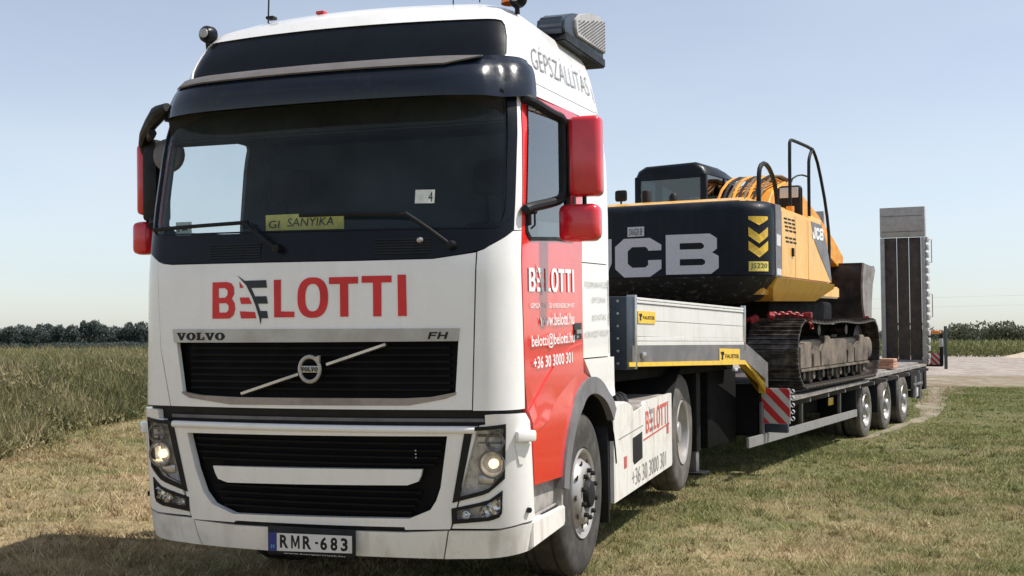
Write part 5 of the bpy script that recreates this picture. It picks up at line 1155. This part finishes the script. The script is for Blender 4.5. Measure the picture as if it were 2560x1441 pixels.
th_=rng.uniform(-1.3,1.3,N)*(L_<.12*(1+y/60)); tip=bl[:,2]-(bl[:,0]+bl[:,1])/2; ct,st_2=np.cos(th_)[:,None],np.sin(th_)[:,None]; a_=rng.uniform(0,2*PI,N); hv=np.stack([np.cos(a_),np.sin(a_),np.zeros(N)],1)*np.linalg.norm(tip,axis=1)[:,None]; bl[:,2]=(bl[:,0]+bl[:,1])/2+tip*ct+hv*st_2
me=soup('tall_weeds',bl,np.clip(rng.normal(.42,.18,N)+.35*(clump-.5)+.25*(bushy-.5)+.45*(np.sin(x*.9+y*.45+np.sin(y*.9))>.45)*rng.uniform(0,1,N),0,1),wm)
g=bpy.data.objects.new('tall_weeds',me); scene.collection.objects.link(g); g['kind']='stuff'
# yellow-green crop of weeds beyond the gravel on the right
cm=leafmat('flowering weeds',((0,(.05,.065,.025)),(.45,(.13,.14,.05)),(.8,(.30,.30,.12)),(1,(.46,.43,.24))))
N=60000; x=rng.uniform(36,92,N); y=rng.uniform(118,175,N); hh=(1.2+.8*patch(x*.3,y*.1)); zb=rng.uniform(0,1,N)*hh
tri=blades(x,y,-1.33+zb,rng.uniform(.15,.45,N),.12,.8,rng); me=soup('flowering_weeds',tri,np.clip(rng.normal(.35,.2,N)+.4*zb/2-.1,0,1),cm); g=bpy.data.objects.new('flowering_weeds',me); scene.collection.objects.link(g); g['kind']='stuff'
# ------------------------------------------------------------------ trees and bushes as individuals
tm=leafmat('far tree leaves',((0,(.034,.048,.048)),(.5,(.072,.092,.086)),(1,(.15,.175,.155))))  # bluish leaf tones with distance haze painted in
bk_=mat('bark',(.10,.08,.06),.9)
M['bark']=bk_
def crown_mesh(seed,w,h,n,leaf,mt,base=.12,name='crown'):
    r=np.random.default_rng(seed); nl=9; cx_=r.uniform(-.32,.32,nl)*w; cy_=r.uniform(-.3,.3,nl)*w; cz_=r.uniform(.30,.78,nl)*h; cr=r.uniform(.17,.30,nl)*w
    cx_[0]=cy_[0]=0; cz_[0]=.72*h; cr[0]=.24*w
    k=r.integers(0,nl,n); d=r.normal(0,1,(n,3)); d/=np.linalg.norm(d,axis=1)[:,None]; rad=cr[k]*r.uniform(.45,1.0,n)**.5
    p=np.stack([cx_[k],cy_[k],cz_[k]],1)+d*rad[:,None]*np.array([1,1,min(1.3,h/w*.9)])
    p[:,2]=np.clip(p[:,2],base*h,h*1.02)
    t=r.normal(0,1,(n,3)); t/=np.linalg.norm(t,axis=1)[:,None]; q=r.normal(0,1,(n,3)); q/=np.linalg.norm(q,axis=1)[:,None]
    tri=np.stack([p-t*leaf*.5,p+t*leaf*.5,p+q*leaf],1)
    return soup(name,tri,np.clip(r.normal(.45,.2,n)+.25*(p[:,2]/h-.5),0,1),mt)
def tree(name,x,y,crown,h,label,cat,group,sx=1.,sz=1.,rot=0.):
    o=bpy.data.objects.new(name,None); scene.collection.objects.link(o); o.location=(x,y,-1.33); o.rotation_euler=(0,0,rot); o.scale=(sx,sx,sz); tag(o,label,cat,group)
    c=bpy.data.objects.new('crown',crown); scene.collection.objects.link(c); c.parent=o
    t=bpy.data.objects.new('trunk',TRUNK[round(h)]); scene.collection.objects.link(t); t.parent=o
    return o
TRUNK={}
for hh_ in (7,3):
    b=MB(); b.tube([(0,0,-.1),(.05,0,hh_*.3),(0,.05,hh_*.75)],[.03*hh_,.022*hh_,.008*hh_],8); b.tube([(.04,0,hh_*.28),(.16*hh_,0,hh_*.6)],[.013*hh_,.005*hh_],6); b.tube([(.0,0,hh_*.35),(-.14*hh_,.05,hh_*.62)],[.012*hh_,.005*hh_],6)
    bmesh.ops.recalc_face_normals(b.b,faces=b.b.faces); me=bpy.data.meshes.new('trunk'); b.b.to_mesh(me); b.b.free(); finish(me,bk_,60); TRUNK[hh_]=me
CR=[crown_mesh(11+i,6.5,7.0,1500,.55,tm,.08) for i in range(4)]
r_=random.Random(4)
tl=[(-8,.86),(18,.90),(45,1.0),(70,.92),(98,1.02),(125,1.05),(150,.98),(178,1.0),(212,1.22),(238,1.16),(262,1.0),(288,.96),(322,1.15),(345,1.12),(368,.95)]
words=['leftmost tree of the far treeline, cut by the picture edge','second tree from the left in the far treeline','third tree from the left in the far treeline','fourth tree from the left in the far treeline','fifth tree from the left in the far treeline','sixth tree from the left in the far treeline','dark tree in the far treeline, just left of the middle one','middle tree of the far treeline behind the weeds','tallest rounded tree in the far treeline','tall rounded tree immediately right of the tallest one in the treeline','fifth tree left of the truck mirror in the far treeline','low tree left of the last pair in the far treeline','rounded tree standing third from the truck in the far treeline','rounded tree just left of the truck in the far treeline','far tree partly hidden behind the left edge of the truck']
for i,((px,s),wd) in enumerate(zip(tl,words)):
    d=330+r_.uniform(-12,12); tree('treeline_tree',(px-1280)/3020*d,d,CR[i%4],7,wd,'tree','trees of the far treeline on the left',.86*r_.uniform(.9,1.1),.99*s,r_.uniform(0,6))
# undergrowth closing the foot of the treeline
def hedge(name,x0,x1,y0,y1,h,n,leaf,mt,seed):
    r=np.random.default_rng(seed); x=r.uniform(x0,x1,n); y=r.uniform(y0,y1,n); H=h*(.7+.5*patch(x*.12,y*.02)); z=-1.33+r.uniform(0,1,n)*H
    me=soup(name,blades(x,y,z,r.uniform(.5,1,n)*leaf,np.full(n,leaf*.8),1.2,r),np.clip(r.normal(.4,.2,n),0,1),mt); o=bpy.data.objects.new(name,me); scene.collection.objects.link(o); o['kind']='stuff'; return o
hedge('undergrowth',-150,-85,318,345,1.5,22000,.5,tm,8)
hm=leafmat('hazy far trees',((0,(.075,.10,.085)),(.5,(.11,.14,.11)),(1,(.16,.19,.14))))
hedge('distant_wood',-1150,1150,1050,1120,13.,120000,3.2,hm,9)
bmt=leafmat('bush leaves',((0,(.05,.06,.035)),(.5,(.105,.115,.07)),(1,(.19,.19,.12))))
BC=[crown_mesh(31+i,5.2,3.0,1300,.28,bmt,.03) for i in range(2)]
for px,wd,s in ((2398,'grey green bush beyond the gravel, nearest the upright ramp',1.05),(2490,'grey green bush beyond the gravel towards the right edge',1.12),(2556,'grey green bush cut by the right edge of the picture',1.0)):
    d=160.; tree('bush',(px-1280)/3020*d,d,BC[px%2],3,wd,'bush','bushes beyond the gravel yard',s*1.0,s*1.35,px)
# dark post, cable and sand heap
b=MB(); b.box(-.07,.07,-.07,.07,0,2.25,.02); o=b.obj('post',mat('green grey post',(.03,.045,.04),.7),None); o.name='wooden_post'; d=62.; o.location=((2363-1280)/3020*d,d,-1.33); tag(o,'thin dark post standing at the edge of the gravel behind the trailer','post')
b=MB(); 
for k in range(2):
    b.tube([(60+i*14,205-i*2,6.0+k*1.6+i*.55-1.0*math.sin(PI*i/12)) for i in range(13)],.014,5)
o=b.obj('overhead_cable','silver',None); tag(o,'thin overhead cables crossing the sky above the gravel yard','cable')
r=np.random.default_rng(2); n_=26; b=bmesh.new(); vv=[[None]*n_ for _ in range(n_)]
for i in range(n_):
    for j in range(n_):
        a=i/(n_-1)*2-1; c_=j/(n_-1)*2-1; q=max(0,1-a*a)*max(0,1-c_*c_); vv[i][j]=b.verts.new((a*14,c_*6,1.9*q**.8*(1+.18*math.sin(a*9+c_*5)+r.normal(0,.04))))
for i in range(n_-1):
    for j in range(n_-1): b.faces.new((vv[i][j],vv[i+1][j],vv[i+1][j+1],vv[i][j+1]))
me=bpy.data.meshes.new('sand_heap'); b.to_mesh(me); b.free(); finish(me,mat('sand',(.50,.41,.31),.95,col2=(.38,.30,.22),scale=1.2,bump=.4),60); o=bpy.data.objects.new('sand_heap',me); scene.collection.objects.link(o); o.location=(60.5,112,-1.4); tag(o,'pale heap of sand at the right edge beyond the gravel','sand heap')
